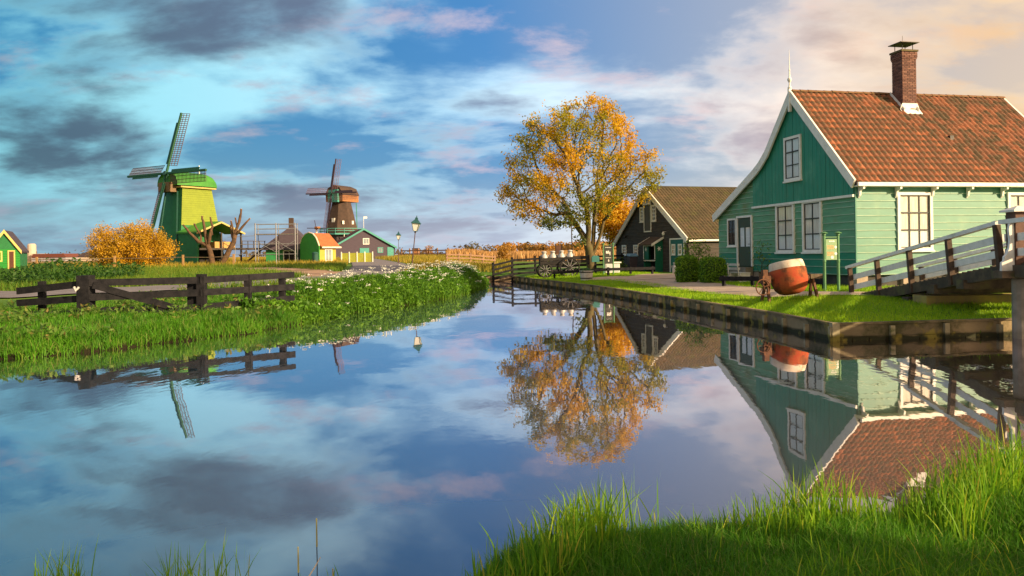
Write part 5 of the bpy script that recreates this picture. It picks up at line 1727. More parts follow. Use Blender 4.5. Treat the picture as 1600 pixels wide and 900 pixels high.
# brown fences beyond the canal head
FENB = mat('sunlit_brown_fence', (0.28, 0.17, 0.11), (0.2, 0.12, 0.08), 4, .8)
beam_fence('paddock_fence', [(-5.5, 62), (-3.6, 63.5), (-1.6, 66)], 'brown paddock fence beyond the flowering bank', 1.0, [.3, .58, .86], 1.3, .11, .12, .04, m_=FENB)
beam_fence('paddock_fence', [(-16.8, 112), (-12.5, 108), (-9.2, 106)], 'weathered brown fence right of the purple barn', 1.3, [.5, 1.0], 2.2, .16, .16, .06, m_=FENB)
crate = empty('timber_hut', (-14.6, 112, 1.35), 0, 'tiny orange timber kiosk far down the road', 'kiosk')
crate.scale = (.42, .42, .6)
m = MB(); m.box(-1.2, 1.2, -1, 1, 0, 2.0); m.build('wall', ORW, crate); m = MB(); m.prism([(-1.4, 2.0), (1.4, 2.0), (1.2, 2.3), (-1.2, 2.3)], -1.2, 1.2, 'y'); m.build('roof', BRN, crate)
# small dark notice far right of the wagon, standing in the reeds
ns = empty('field_notice', (4.2, 66, .55), 0, 'small dark notice board on two posts in the reed field', 'sign')
for x in (-.28, .28):
    m = MB(); m.bar((x, 0, -.1), (x, 0, 2.0), .07, .07); m.build('post', DARK_WOOD, ns)
m = MB(); m.box(-.24, .24, -.02, .02, 1.1, 1.85); m.build('board', BROWN_WOOD, ns)

# ------------------------------------------------------------------ trees
BARK = mat('mossy_bark', (0.13, 0.10, 0.05), (0.075, 0.065, 0.03), 5, .95, .5, 20, stain=(0.11, 0.13, 0.035), sscale=1.5)
BARK_D = mat('dark_bark', (0.07, 0.05, 0.035), (0.045, 0.033, 0.024), 5, .95, .5, 20)


def colonize(starts, attract, step, reach, kill, iters=140, gravity=0.0):
    """grow a branch skeleton through a cloud of points; starts = list of (point, parent index)"""
    pos = [np.array(p, float) for p, _ in starts]
    par = [q for _, q in starts]
    A = np.array(attract, float)
    for it in range(iters):
        if not len(A): break
        N = np.array(pos)
        d2 = ((A[:, None, :] - N[None]) ** 2).sum(-1)
        near = d2.argmin(1)
        dm = np.sqrt(d2[np.arange(len(A)), near])
        act = dm < reach
        if not act.any():
            act = dm <= dm.min() + .5
        dirs = {}
        for k in np.nonzero(act)[0]:
            v = A[k] - N[near[k]]
            dirs.setdefault(near[k], []).append(v / (np.linalg.norm(v) + 1e-9))
        new = 0
        for i, vs in dirs.items():
            v = np.mean(vs, 0) + RNG.normal(0, .16, 3)
            v[2] += gravity
            l = np.linalg.norm(v)
            if l < .15: continue
            q = pos[i] + v / l * step
            pos.append(q); par.append(i); new += 1
        N = np.array(pos[-new:]) if new else np.zeros((0, 3))
        if new:
            dm = np.sqrt(((A[:, None, :] - N[None]) ** 2).sum(-1)).min(1)
            A = A[dm > kill]
        else:
            break
    return np.array(pos), par


def skeleton_mesh(pos, par, tip, power=2.4, rmax=None, base_flare=0):
    n = len(pos)
    kids = [[] for _ in range(n)]
    for i, p in enumerate(par):
        if p >= 0: kids[p].append(i)
    r = np.zeros(n)
    for i in range(n - 1, -1, -1):
        r[i] = tip if not kids[i] else sum(r[k] ** power for k in kids[i]) ** (1 / power)
    if rmax: r = np.minimum(r, rmax)
    V, F = [], []
    off = 0
    for i in range(n):
        p = par[i]
        if p < 0: continue
        a, b = pos[p], pos[i]
        ra, rb = min(r[p], r[i] * 1.25), r[i]
        k = 8 if rb > .08 else (5 if rb > .025 else 3)
        d = b - a; l = np.linalg.norm(d)
        if l < 1e-5: continue
        d /= l
        e = np.array([1., 0, 0]) if abs(d[0]) < .8 else np.array([0, 1., 0])
        u = np.cross(d, e); u /= np.linalg.norm(u); w_ = np.cross(d, u)
        t = 2 * np.pi * np.arange(k) / k
        ring = np.cos(t)[:, None] * u + np.sin(t)[:, None] * w_
        V.append(a - d * ra * .15 + ring * ra); V.append(b + d * rb * .15 + ring * rb)
        j = np.arange(k); j2 = (j + 1) % k
        F.append(np.stack([off + j, off + j2, off + k + j2, off + k + j], 1))
        off += 2 * k
    return np.concatenate(V), np.concatenate(F), r, kids


def tree(name, loc, starts, attract, step, reach, kill, tip, leaf_m, leaf_n, leaf_s, spread, label, cat='tree', bark=None, leaf_r=.05, rmax=None, gravity=0.0, droop=0.0, group=None, dens=None, power=2.4):
    root = empty(name, loc, 0, label, cat, group)
    pos, par = colonize(starts, attract, step, reach, kill, gravity=gravity)
    V, F, r, kids = skeleton_mesh(pos, par, tip, power, rmax=rmax)
    link('trunk', np_mesh('trunk', V, F, bark or BARK, smooth=True), root)
    tipn = np.nonzero(r < leaf_r)[0]
    C = []
    for i in tipn:
        k = leaf_n if not kids[i] else max(1, leaf_n // 2)
        if dens is not None:
            k = max(0, int(round(k * dens(pos[i]))))
        c = pos[i] + RNG.normal(0, spread, (k, 3))
        c[:, 2] -= droop * RNG.random(k)
        C.append(c)
    C = np.concatenate(C)
    V, F, rn = leaf_quads(C, leaf_s)
    link('crown', np_mesh('crown', V, F, leaf_m, rn), root)
    return root, len(C), len(pos)


def ellipsoid_pts(n, c, r, zmin=None, shell=.0):
    P = RNG.normal(size=(n, 3)); P /= np.linalg.norm(P, axis=1, keepdims=True)
    P *= (shell + (1 - shell) * RNG.random((n, 1)) ** (1 / 3))
    P = np.array(c) + P * np.array(r)
    if zmin is not None: P = P[P[:, 2] > zmin]
    return P


# big tree by the wagon: local origin at its foot
TX, TY = 5.0, 46.5
TZ = hz(TX, TY)
att = np.concatenate([ellipsoid_pts(620, (-.9, 0, 7.0), (4.6, 4.0, 4.1)), ellipsoid_pts(150, (-4.1, -.3, 4.9), (1.9, 1.8, 1.8)), ellipsoid_pts(160, (2.8, 0, 6.4), (1.9, 2.2, 2.0)),
                      ellipsoid_pts(120, (-2.9, .2, 8.4), (1.5, 1.8, 1.5)), ellipsoid_pts(120, (.4, 0, 10.0), (1.6, 1.6, 1.35)), ellipsoid_pts(60, (-2.2, -.4, 3.3), (1.7, 1.2, .6))])
att = att[att[:, 2] > 2.6]
starts = [((0, 0, -.2), -1), ((0, 0, .4), 0), ((-.03, 0, .9), 1), ((-.1, 0, 1.4), 2), ((-.25, 0, 1.9), 3), ((-.55, 0, 2.5), 4), ((-.95, .1, 3.1), 5),
          ((.12, .05, 1.8), 3), ((.18, .1, 2.4), 7), ((.22, .1, 3.1), 8), ((.3, .1, 3.9), 9), ((-.15, -.2, 2.6), 4), ((-.2, -.35, 3.3), 11), ((-.3, -.5, 4.1), 12),
          ((.35, -.1, 1.7), 2), ((.62, -.2, 2.5), 14), ((.8, -.25, 3.3), 15), ((-1.4, .2, 3.8), 6)]
GOLD = leafmat('gold_green_leaf', [(0, (0.17, 0.19, 0.015)), (.35, (0.36, 0.30, 0.02)), (.7, (0.62, 0.40, 0.02)), (1, (0.74, 0.48, 0.03))], .30,
               [(0, (0.13, 0.23, 0.015)), (.35, (0.30, 0.30, 0.02)), (.55, (0.70, 0.43, 0.012)), (1, (0.82, 0.43, 0.012))], .5, .65)
_, nl, npz = tree('big_tree', (TX, TY, TZ), starts, att, .26, 2.4, .42, .0165, GOLD, 54, .082, .21, 'large spreading tree with golden and green leaves beside the canal', leaf_r=.040, rmax=.55, power=2.0,
                  dens=lambda p: .10 + 1.2 * (math.sin(p[0] * 2.1 + p[2] * 1.1 + math.sin(p[1] * 2)) * math.sin(p[2] * 1.9 - p[1] * 1.3 + 1 + p[0] * .4) > .02))
# golden tree behind it
att = np.concatenate([ellipsoid_pts(260, (.6, 0, 3.6), (1.7, 1.5, 1.7)), ellipsoid_pts(40, (-.3, 0, 4.8), (.8, .8, .6))])
YGOLD = leafmat('bright_gold_leaf', [(0, (0.48, 0.28, 0.02)), (.5, (0.70, 0.42, 0.02)), (1, (0.78, 0.52, 0.04))])
tree('golden_tree', (7.0, 53.5, hz(7.0, 53.5)), [((0, 0, -.2), -1), ((0, 0, .6), 0), ((.03, 0, 1.3), 1), ((.1, 0, 1.9), 2)], att, .2, 1.8, .34, .010, YGOLD, 60, .10, .24, 'smaller golden-yellow tree behind the big tree and black barn', bark=BARK_D, leaf_r=.03)
# thin young tree left of it
att = np.concatenate([ellipsoid_pts(90, (-1.0, 0, 3.05), (1.3, .7, .45)), ellipsoid_pts(50, (.1, 0, 3.7), (.7, .6, .8)), ellipsoid_pts(20, (.4, 0, 2.0), (.5, .4, .3))])
tree('young_tree', (3.55, 43.6, hz(3.55, 43.6)), [((0, 0, -.2), -1), ((0, 0, .8), 0), ((.02, 0, 1.5), 1), ((0, 0, 2.2), 2), ((0, 0, 2.9), 3)], att, .2, 1.5, .3, .010, leafmat('dull_green_leaf', [(0, (0.05, 0.09, 0.02)), (1, (0.16, 0.18, 0.03))]), 16, .10, .14, 'thin young tree with sparse dark leaves left of the big trunk', bark=BARK_D, leaf_r=.03)

# orange bush in front of the mill
att = np.concatenate([ellipsoid_pts(330, (0, 0, 1.7), (3.6, 2.4, 1.9), .15), ellipsoid_pts(90, (-2.2, 0, 2.2), (1.4, 1.2, 1.5), .15), ellipsoid_pts(70, (.4, 0, 3.1), (1.6, 1.2, 1.0)), ellipsoid_pts(60, (2.6, 0, 1.9), (1.3, 1.2, 1.2), .15)])
starts = [((0, 0, -.1), -1)] + [((x, y, .25), 0) for x, y in ((-1.6, 0), (-.8, .4), (0, -.4), (.8, .3), (1.7, 0), (2.4, .2), (-2.3, -.2))]
OBUSH = leafmat('orange_bush_leaf', [(0, (0.34, 0.19, 0.015)), (.5, (0.58, 0.33, 0.015)), (1, (0.72, 0.46, 0.03))], .5, [(0, (0.28, 0.20, 0.02)), (1, (0.66, 0.38, 0.02))], .4)
BXo, BYo = -33.3, 64.3
tree('orange_bush', (BXo, BYo, hz(BXo, BYo)), starts, att, .22, 2.2, .32, .012, OBUSH, 70, .075, .26, 'dense rounded orange bush in front of green windmill', 'bush', bark=BARK_D, leaf_r=.05, rmax=.08)

# two pollarded trees with cut stubs
PBARK = mat('pollard_bark', (0.13, 0.075, 0.04), (0.06, 0.04, 0.028), 4, .95, .5, 18)
CUTW = mat('sawn_wood', (0.42, 0.28, 0.15), (0.34, 0.22, 0.12), 8, .9)
def pollard(loc, limbs, label):
    e = empty('pollarded_tree', loc, 0, label, 'tree', 'pollarded trees by the windmill')
    first = True
    for pts, r0, r1 in limbs:
        m = MB()
        P = [Vector(p) for p in pts]
        # add a wobble point between each pair
        Q = [P[0]]
        for a, b in zip(P[:-1], P[1:]):
            Q.append((a + b) / 2 + Vector((random.uniform(-.06, .06), random.uniform(-.06, .06), 0))); Q.append(b)
        n = len(Q)
        m.tube(Q, [.82 * (r0 + (r1 - r0) * i / (n - 1) + random.uniform(-.02, .02)) for i in range(n)], 8)
        m.build('trunk' if first else 'limb', PBARK, e, smooth=True)
        if not first:
            d = (Q[-1] - Q[-2]).normalized()
            m = MB(); m.tube([Q[-1] + d * .005, Q[-1] + d * .03], r1 * .78, 8); m.build('sawn_end', CUTW, e)
        first = False
    return e
k_ = .0632
pollard((-28.3, 69.5, hz(-28.3, 69.5)), [([(.1, 0, -.2), (-.1, 0, .9), (-.45, 0, 2.0)], .36, .30), ([(-.4, 0, 1.9), (-1.3, 0, 2.3), (-2.0, -.2, 3.1), (-2.6, -.3, 3.9)], .22, .10), ([(-1.1, 0, 2.2), (-1.2, .3, 3.0), (-1.8, .3, 4.0)], .14, .08),
        ([(-.45, 0, 2.0), (-.65, .1, 3.0), (-.8, 0, 4.2), (-.9, 0, 4.7)], .2, .11), ([(-.4, 0, 2.0), (-.1, -.2, 2.9), (.15, -.2, 3.7), (-.05, -.2, 4.6)], .2, .10), ([(0, 0, 2.9), (-.1, .2, 3.6)], .12, .08)], 'left pollarded tree with curling cut limbs before the mill canopy')
pollard((-27.4, 69.2, hz(-27.4, 69.2)), [([(-.1, 0, -.2), (.6, 0, 1.0), (1.25, 0, 2.2), (1.4, 0, 2.9)], .36, .24), ([(1.35, 0, 2.8), (1.6, 0, 3.6), (1.9, 0, 4.6), (2.0, 0, 5.3)], .2, .12), ([(1.45, 0, 2.9), (2.1, -.1, 3.6), (2.85, -.1, 4.4)], .17, .10),
        ([(1.25, 0, 2.3), (1.0, .1, 3.2), (.95, .1, 3.8)], .13, .08), ([(1.3, 0, 2.7), (1.25, -.2, 3.6), (1.1, -.2, 4.2)], .13, .08), ([(1.6, 0, 3.7), (1.4, .1, 4.5)], .1, .07)], 'right pollarded tree with tall forked stubs left of the scaffolding')

# clipped hedges and shrub by the house
HEDGE = leafmat('hedge_leaf', [(0, (0.06, 0.18, 0.01)), (.5, (0.12, 0.28, 0.015)), (1, (0.22, 0.38, 0.02))], 2.5, [(0, (0.06, 0.16, 0.01)), (1, (0.20, 0.34, 0.02))], .35, .4)
def hedge(loc, sx, sy, h, label, n=3800):
    e = empty('clipped_hedge', loc, 0, label, 'hedge')
    # superellipsoid block
    u = RNG.uniform(-1, 1, (n, 3)); k = np.abs(u).max(1, keepdims=True)
    s = u / k
    r_ = (np.abs(s) ** 4).sum(1, keepdims=True) ** -.25
    P = s * r_ * (1 - .10 * RNG.random((n, 1)) ** 2)
    P = P * np.array([sx, sy, h / 2]) + np.array([0, 0, h / 2])
    P += RNG.normal(0, .02, P.shape)
    sp = RNG.random(n) < .05
    P[sp] += s[sp] * np.array([.10, .10, .14]) * RNG.random((sp.sum(), 1))
    V, F, rn = leaf_quads(P, .038, aspect=.6)
    link('crown', np_mesh('crown', V, F, HEDGE, rn), e)
    m = MB()
    v, f = [], []
    nu, nv = 14, 8
    for i in range(nv + 1):
        ph = -math.pi / 2 + math.pi * i / nv
        for j in range(nu):
            th = 2 * math.pi * j / nu
            d = np.array([math.cos(ph) * math.cos(th), math.cos(ph) * math.sin(th), math.sin(ph)])
            d = d / (np.abs(d) ** 4).sum() ** .25 * .9
            v.append((d[0] * sx, d[1] * sy, d[2] * h / 2 + h / 2))
    for i in range(nv):
        for j in range(nu): f.append((i * nu + j, i * nu + (j + 1) % nu, (i + 1) * nu + (j + 1) % nu, (i + 1) * nu + j))
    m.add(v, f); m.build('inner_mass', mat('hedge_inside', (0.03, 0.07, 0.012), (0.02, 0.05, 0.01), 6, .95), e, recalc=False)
    return e
hedge((7.25, 30.6, hz(7.25, 30.6) - .05), .42, .5, 1.15, 'clipped green hedge block nearest the black barn door')
hedge((8.05, 29.6, hz(8.05, 29.6) - .05), .5, .55, 1.08, 'rounded clipped green hedge block nearest the green house')
att = np.concatenate([ellipsoid_pts(150, (0, 0, 1.3), (.65, .5, .55)), ellipsoid_pts(50, (.25, 0, .7), (.4, .4, .4))])
tree('leafy_shrub', (7.75, 31.2, hz(7.75, 31.2)), [((0, 0, -.1), -1), ((0, 0, .3), 0), ((.1, 0, .6), 1)], att, .12, 1.0, .16, .006, leafmat('fresh_leaf', [(0, (0.08, 0.17, 0.02)), (1, (0.22, 0.34, 0.04))]), 9, .055, .09, 'loose light-green shrub rising between the two clipped hedges', 'shrub', bark=BARK_D, leaf_r=.03)
att = ellipsoid_pts(70, (0, 0, 1.0), (.5, .4, .8), .2)
tree('climbing_shrub', (10.15, 30.0, hz(10.15, 30.0)), [((0, 0, -.1), -1), ((0, 0, .3), 0), ((0, 0, .6), 1)], att, .14, 1.0, .2, .006, MATS['fresh_leaf'], 5, .05, .1, 'thin wispy shrub beside the house door', 'shrub', bark=BARK_D, leaf_r=.03)
att = ellipsoid_pts(60, (0, 0, .45), (.7, .4, .4), .05)
tree('low_shrub', (6.9, 47.6, hz(6.9, 47.6)), [((0, 0, -.1), -1), ((0, 0, .2), 0)], att, .14, 1.0, .2, .006, MATS['fresh_leaf'], 14, .07, .1, 'low green shrub left of the blue-lidded bin', 'shrub', bark=BARK_D, leaf_r=.03)

# far trees
FARG = leafmat('far_gold_foliage', [(0, (0.20, 0.11, 0.02)), (.6, (0.42, 0.21, 0.03)), (1, (0.52, 0.30, 0.05))])
FARO = leafmat('far_olive_foliage', [(0, (0.06, 0.07, 0.025)), (1, (0.20, 0.17, 0.05))])
def far_tree(name, loc, w_, h_, m_, label, n=500, cat='tree', group=None, trunk=.25):
    e = empty(name, loc, 0, label, cat, group)
    m = MB(); m.tube([(0, 0, -.3), (w_ * .02, 0, h_ * .35), (0, 0, h_ * .75)], [w_ * .05, w_ * .035, w_ * .012], 6)
    for k in range(6):
        a = random.uniform(0, 6.28); z = h_ * random.uniform(.3, .6)
        m.tube([(0, 0, z), (math.cos(a) * w_ * .3, math.sin(a) * w_ * .3, z + h_ * .25)], [w_ * .02, w_ * .008], 4)
    m.build('trunk', BARK_D, e)
    P = []
    for k in range(12):
        a = random.uniform(0, 6.28); rr = random.uniform(.1, .32) * w_
        c = (math.cos(a) * rr, math.sin(a) * rr, h_ * random.uniform(trunk + .12, .84))
        P.append(ellipsoid_pts(n // 12, c, (w_ * .24, w_ * .24, h_ * .17), shell=.3))
    P = np.concatenate(P)
    V, F, rn = leaf_quads(P, w_ * .045)
    link('crown', np_mesh('crown', V, F, m_, rn), e)
far_tree('golden_shrub', (-1.0, 86, hz(-1, 86)), 2.4, 2.1, FARG, 'golden shrub standing alone left of the black canal fence', 900, 'shrub', trunk=.0)
far_tree('far_tree', (-190, 480, .8), 8, 13, FARO, 'dark conical far tree on the left skyline', 500)
far_tree('far_tree', (-166, 330, .8), 17, 10, FARO, 'wide flat-topped far tree left of the orange bush', 700, trunk=.35)
far_tree('far_tree', (-150, 330, .8), 12, 9.5, FARO, 'flat-topped far tree touching the orange bush from the left', 500, trunk=.35)
far_tree('far_tree', (-49, 70, .9), 3.6, 3.0, FARO, 'olive shrubby tree behind the fence left of the orange bush', 600, trunk=.1)
for k, (x, y, w_, h_, mt, lb) in enumerate([(-13.5, 250, 6, 5.2, FARO, 'dark green round tree at the left end of the far tree line'), (-34, 300, 6, 4.5, FARG, 'small golden far tree right of the purple barn')]):
    far_tree('far_tree', (x, y, 1.0), w_, h_, mt, lb, 500, trunk=.05)
# far wood: a continuous belt of small trees
P, R_ = [], []
for k in range(60):
    x = RNG.uniform(-9, 48); y = 275 + RNG.uniform(-15, 40)
    hh = RNG.uniform(3.0, 5.6) * (1.0 if x < 30 else 1.0); ww = RNG.uniform(1.8, 3.4)
    q = ellipsoid_pts(110, (x, y, 1 + hh * .55), (ww, ww, hh * .5)); P.append(q)
    R_.append(np.clip(RNG.normal(RNG.random(), .15, len(q)), 0, 1))
P = np.concatenate(P); R_ = np.concatenate(R_)
V, F, rn = leaf_quads(P, .55, rnd=R_)
tag(link('far_wood', np_mesh('far_wood', V, F, leafmat('far_wood_leaf', [(0, (0.12, 0.09, 0.03)), (.5, (0.40, 0.21, 0.04)), (1, (0.52, 0.28, 0.05))]), rn)), 'belt of golden far trees on the horizon', 'wood', kind='stuff')
P, R_ = [], []
for k in range(70):
    a = RNG.uniform(-.62, .75); d = RNG.uniform(480, 700)
    q = ellipsoid_pts(60, (d * math.tan(a), d, 2.5), (14, 6, RNG.uniform(3, 6.5))); P.append(q)
P = np.concatenate(P)
V, F, rn = leaf_quads(P, 1.5)
tag(link('horizon_wood', np_mesh('horizon_wood', V, F, leafmat('horizon_leaf', [(0, (0.10, 0.09, 0.07)), (1, (0.2, 0.16, 0.09))]), rn)), 'low dim line of woodland along the horizon', 'wood', kind='stuff')

# ------------------------------------------------------------------ unseen tree added behind the camera's right shoulder to shade the near turf
SHADE = leafmat('shade_tree_leaf', [(0, (0.04, 0.09, 0.015)), (1, (0.10, 0.17, 0.03))])
for k, (x, y, lb) in enumerate([(12.0, -3.7, 'unseen broad bushy tree added behind the camera to shade the near bank')]):
    far_tree('added_shade_tree', (x, y, .42), [5.4, 9.0][k], [5.8, 15.5][k], SHADE, lb, 2600, trunk=.02)

# ------------------------------------------------------------------ grass, reeds, flowers
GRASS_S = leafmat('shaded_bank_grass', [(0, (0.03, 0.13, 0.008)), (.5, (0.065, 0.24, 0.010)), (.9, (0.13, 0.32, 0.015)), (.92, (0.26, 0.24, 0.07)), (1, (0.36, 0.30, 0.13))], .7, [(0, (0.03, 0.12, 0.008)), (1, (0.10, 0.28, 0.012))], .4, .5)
LAWN = leafmat('lawn_grass', [(0, (0.13, 0.30, 0.010)), (.5, (0.25, 0.50, 0.012)), (1, (0.42, 0.56, 0.02))], .5, [(0, (0.15, 0.33, 0.01)), (1, (0.36, 0.54, 0.015))], .4, .4)
GOLDG = leafmat('golden_grass', [(0, (0.16, 0.17, 0.02)), (.5, (0.34, 0.27, 0.03)), (1, (0.50, 0.34, 0.06))], .3, [(0, (0.12, 0.18, 0.02)), (1, (0.46, 0.30, 0.04))], .4, .5)
REED = leafmat('reed_blade', [(0, (0.07, 0.21, 0.012)), (.5, (0.16, 0.36, 0.015)), (.85, (0.30, 0.46, 0.02)), (1, (0.56, 0.44, 0.06))], 1.2, [(0, (0.07, 0.20, 0.012)), (1, (0.22, 0.40, 0.018))], .5, .4)
REEDF = leafmat('dry_reed', [(0, (0.30, 0.17, 0.06)), (.6, (0.46, 0.26, 0.09)), (1, (0.56, 0.36, 0.15))], .05, None, .35)


def stuff(name, parts, m_, label, cat):
    V, F, rn = merge(parts)
    return tag(link(name, np_mesh(name, V, F, m_, rn)), label, cat, kind='stuff')


def clump(P, scale, seed):
    """smooth 0..1 field for tufts"""
    x, y = P[:, 0] * scale, P[:, 1] * scale
    return .5 + .25 * (np.sin(x * 1.7 + seed) * np.cos(y * 1.3 - seed) + np.sin(x * .7 - y * 1.9 + seed * 2))


road = lambda P: near_strip(P, ROAD_L, 2.6)
clay = lambda P: near_strip(P, [(-45, 54.5), (-30, 58.5), (-21, 58), (-14.5, 51), (-11, 45)], 1.7)
# left bank: short turf round the fence
P = scatter(150000, -17, -5, 11.5, 30, lambda P, sd, q: (sd > .12) & (sd < 9) & (P[:, 1] - P[:, 0] * .0 < 29) & ~road(P) & (P[:, 0] / P[:, 1] > -.78))
c = clump(P, 1.3, 1)
P = P[RNG.random(len(P)) < .35 + .65 * c][:62000]
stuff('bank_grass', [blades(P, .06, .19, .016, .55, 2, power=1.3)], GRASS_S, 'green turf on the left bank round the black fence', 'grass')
# docks and plantain among the turf
W = scatter(2600, -17, -5, 11.5, 29, lambda P, sd, q: (sd > .2) & (sd < 8) & ~road(P) & (P[:, 0] / P[:, 1] > -.78))
W = W[clump(W, .9, 3) > .5][:420]
wz_ = height(W)
cc = []
for j in range(9):
    a_ = RNG.uniform(0, 2 * np.pi, len(W)); r_ = RNG.uniform(.02, .16, len(W))
    cc.append(np.column_stack([W[:, 0] + r_ * np.cos(a_), W[:, 1] + r_ * np.sin(a_), wz_ + .06 + RNG.random(len(W)) * .22]))
stuff('broadleaf_weeds', [leaf_quads(np.concatenate(cc), .075, flat=.8, aspect=.4)], leafmat('dock_leaf', [(0, (0.06, 0.13, 0.02)), (.8, (0.13, 0.24, 0.04)), (1, (0.28, 0.20, 0.07))]), 'broad-leaved weeds growing in the left bank turf', 'plants')
# overhanging edge grass
P = scatter(160000, -17, -4.5, 11, 24, lambda P, sd, q: (sd > -.12) & (sd < .75) & (P[:, 0] / P[:, 1] > -.78))
P = P[:21000]
sd, _ = sdist(P)
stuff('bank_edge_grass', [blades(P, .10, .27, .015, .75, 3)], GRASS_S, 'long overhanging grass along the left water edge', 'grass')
# tall lush bank with cow parsley
lush = lambda P, sd, q: (sd > -.2) & (sd < 2.6) & (P[:, 0] > -7.2) & (P[:, 0] < -.9) & (P[:, 1] > 19.4) & (P[:, 1] < 45) & ~near_strip(P, ROAD_L, 2.3)
P = scatter(230000, -8, -.5, 19, 45, lush)[:30000]
sd, _ = sdist(P)
hs_ = np.clip(.55 + .35 * ss(sd, 0, .7) + .35 * (clump(P, 1.0, 3) - .5), .3, 1.2) * np.interp(P[:, 1], [19, 21.5, 24, 36, 45], [.35, .55, .85, .95, .9]) * np.interp(sd, [1.6, 2.6], [1, .55])
C = np.column_stack([P, height(P)])
k = RNG.integers(0, len(C), 42000)
L = C[k] + np.column_stack([RNG.normal(0, .06, 42000), RNG.normal(0, .06, 42000), hs_[k] * (.08 + .72 * RNG.random(42000))])
stuff('lush_bank', [blades(P, .65, .95, .022, .35, 2, hscale=hs_), leaf_quads(L, .07, flat=.4, aspect=.45)], leafmat('lush_leaf', [(0, (0.035, 0.12, 0.010)), (.6, (0.08, 0.23, 0.012)), (1, (0.18, 0.36, 0.02))], .8, [(0, (0.03, 0.10, 0.01)), (1, (0.10, 0.23, 0.015))], .4, .5), 'tall lush green vegetation on the bank below the lamp', 'plants')
# white umbels
U = P[RNG.random(len(P)) < np.where(sd > .35, .018, .005) * 1.6 * (clump(P, 1.4, 17) > .5) * np.interp(P[:, 1], [19, 24, 34, 45], [.5, 1, 1.3, 1.6])]
su, _ = sdist(U)
hu = (np.clip(.6 + .35 * ss(su, 0, .7), .3, 1.2) * np.interp(U[:, 1], [19, 21.5, 24, 36, 45], [.4, .6, .85, .95, .9]) * RNG.uniform(.68, 1.04, len(U)))
T = np.column_stack([U + RNG.normal(0, .05, U.shape), height(U) + hu])
fl = []
for j in range(10):
    o = RNG.normal(0, .05, T.shape); o[:, 2] *= .25
    fl.append(T + o)
fl = np.concatenate(fl)
stuff('cow_parsley', [leaf_quads(fl, .024, flat=1.5, aspect=.9)], leafmat('white_flower', [(0, (0.62, 0.66, 0.58)), (1, (0.80, 0.82, 0.78))], trans=.3), 'white cow parsley flowers scattered over the lush bank', 'flowers')
# slope between the roads, and the verge weeds
P = scatter(200000, -46, -8, 30, 62, lambda P, sd, q: ~road(P) & ~clay(P) & (P[:, 0] / P[:, 1] > -.76) & (sd > 2))
c = clump(P, .5, 5)
P = P[RNG.random(len(P)) < .25 + .75 * c][:52000]
stuff('slope_grass', [blades(P, .15, .5, .035, .5, 2)], leafmat('slope_blade', [(0, (0.05, 0.13, 0.012)), (.7, (0.12, 0.24, 0.02)), (1, (0.30, 0.27, 0.05))], .25, [(0, (0.05, 0.14, 0.012)), (1, (0.18, 0.26, 0.02))], .4, .5), 'green slope of grass between the two left roads', 'grass')
P = scatter(60000, -31, -21, 33, 44, lambda P, sd, q: ~road(P) & ~clay(P) & (P[:, 0] / P[:, 1] > -.78) & (P[:, 0] / P[:, 1] < -.5))[:9000]
L = np.column_stack([P, height(P) + RNG.random(len(P)) * (.25 + 1.2 * clump(P, .8, 7))])
stuff('verge_weeds', [leaf_quads(L, .12, flat=.3, aspect=.4)], leafmat('weed_leaf', [(0, (0.02, 0.07, 0.012)), (1, (0.06, 0.15, 0.02))]), 'dark green weeds massed beyond the road at the left', 'plants')
# golden grass around the mill yard and down to the field
P = scatter(220000, -50, 2, 44, 118, lambda P, sd, q: ~road(P) & ~clay(P) & (P[:, 0] / P[:, 1] > -.76) & (P[:, 0] / P[:, 1] < .0) & (sd > 1.5) & ((P[:, 1] > 60) | (P[:, 0] > -8)))
c = clump(P, .25, 9)
P = P[RNG.random(len(P)) < .2 + .8 * c][:46000]
stuff('meadow_grass', [blades(P, .2, .6, .06, .5, 2)], GOLDG, 'golden sunlit grass round the mill yard and meadow', 'grass')
P = np.column_stack([RNG.uniform(-14, 60, 42000), RNG.uniform(92, 240, 42000)])
P = P[(P[:, 0] / P[:, 1] > -.09) & (P[:, 0] / P[:, 1] < .32)]
stuff('reed_field', [blades(P, 1.0, 1.4, .22, .18, 2)], REEDF, 'wide field of dry tan reeds beyond the canal', 'reeds')
# right-hand lawn
gp = [(12.5, 20.5), (9.9, 21.2), (8.0, 22.2), (7.2, 26.2), (6.9, 31), (6.6, 35.2), (4.9, 37.6)]
P = scatter(260000, .8, 14, 14.2, 47, lambda P, sd, q: (sd > .05) & (q > .5) & (sd < 7.5) & ~near_strip(P, gp, .95) & ~((P[:, 1] > 33) & near_strip(P, [(6.4, 34), (7.6, 38), (8.8, 41)], 1.2)) & (P[:, 0] / P[:, 1] < .72))
w_ = np.clip(20 / P[:, 1], .25, 1)
P = P[RNG.random(len(P)) < w_][:78000]
hc = .7 + .6 * clump(P, 1.6, 2)
stuff('lawn_grass', [blades(P, .045, .12, .014, .6, 2, hscale=hc)], LAWN, 'bright mown lawn strip behind the boarded quay', 'grass')
P = scatter(60000, .8, 12, 14.1, 46, lambda P, sd, q: (sd > .07) & (sd < .2) & (q > .5) & (P[:, 0] / P[:, 1] < .72))[:4200]
P = P[clump(P, 2.2, 4) > .35]
stuff('quay_edge_grass', [blades(P, .10, .2, .012, .6, 3)], LAWN, 'grass tufts leaning over the quay capping', 'grass')
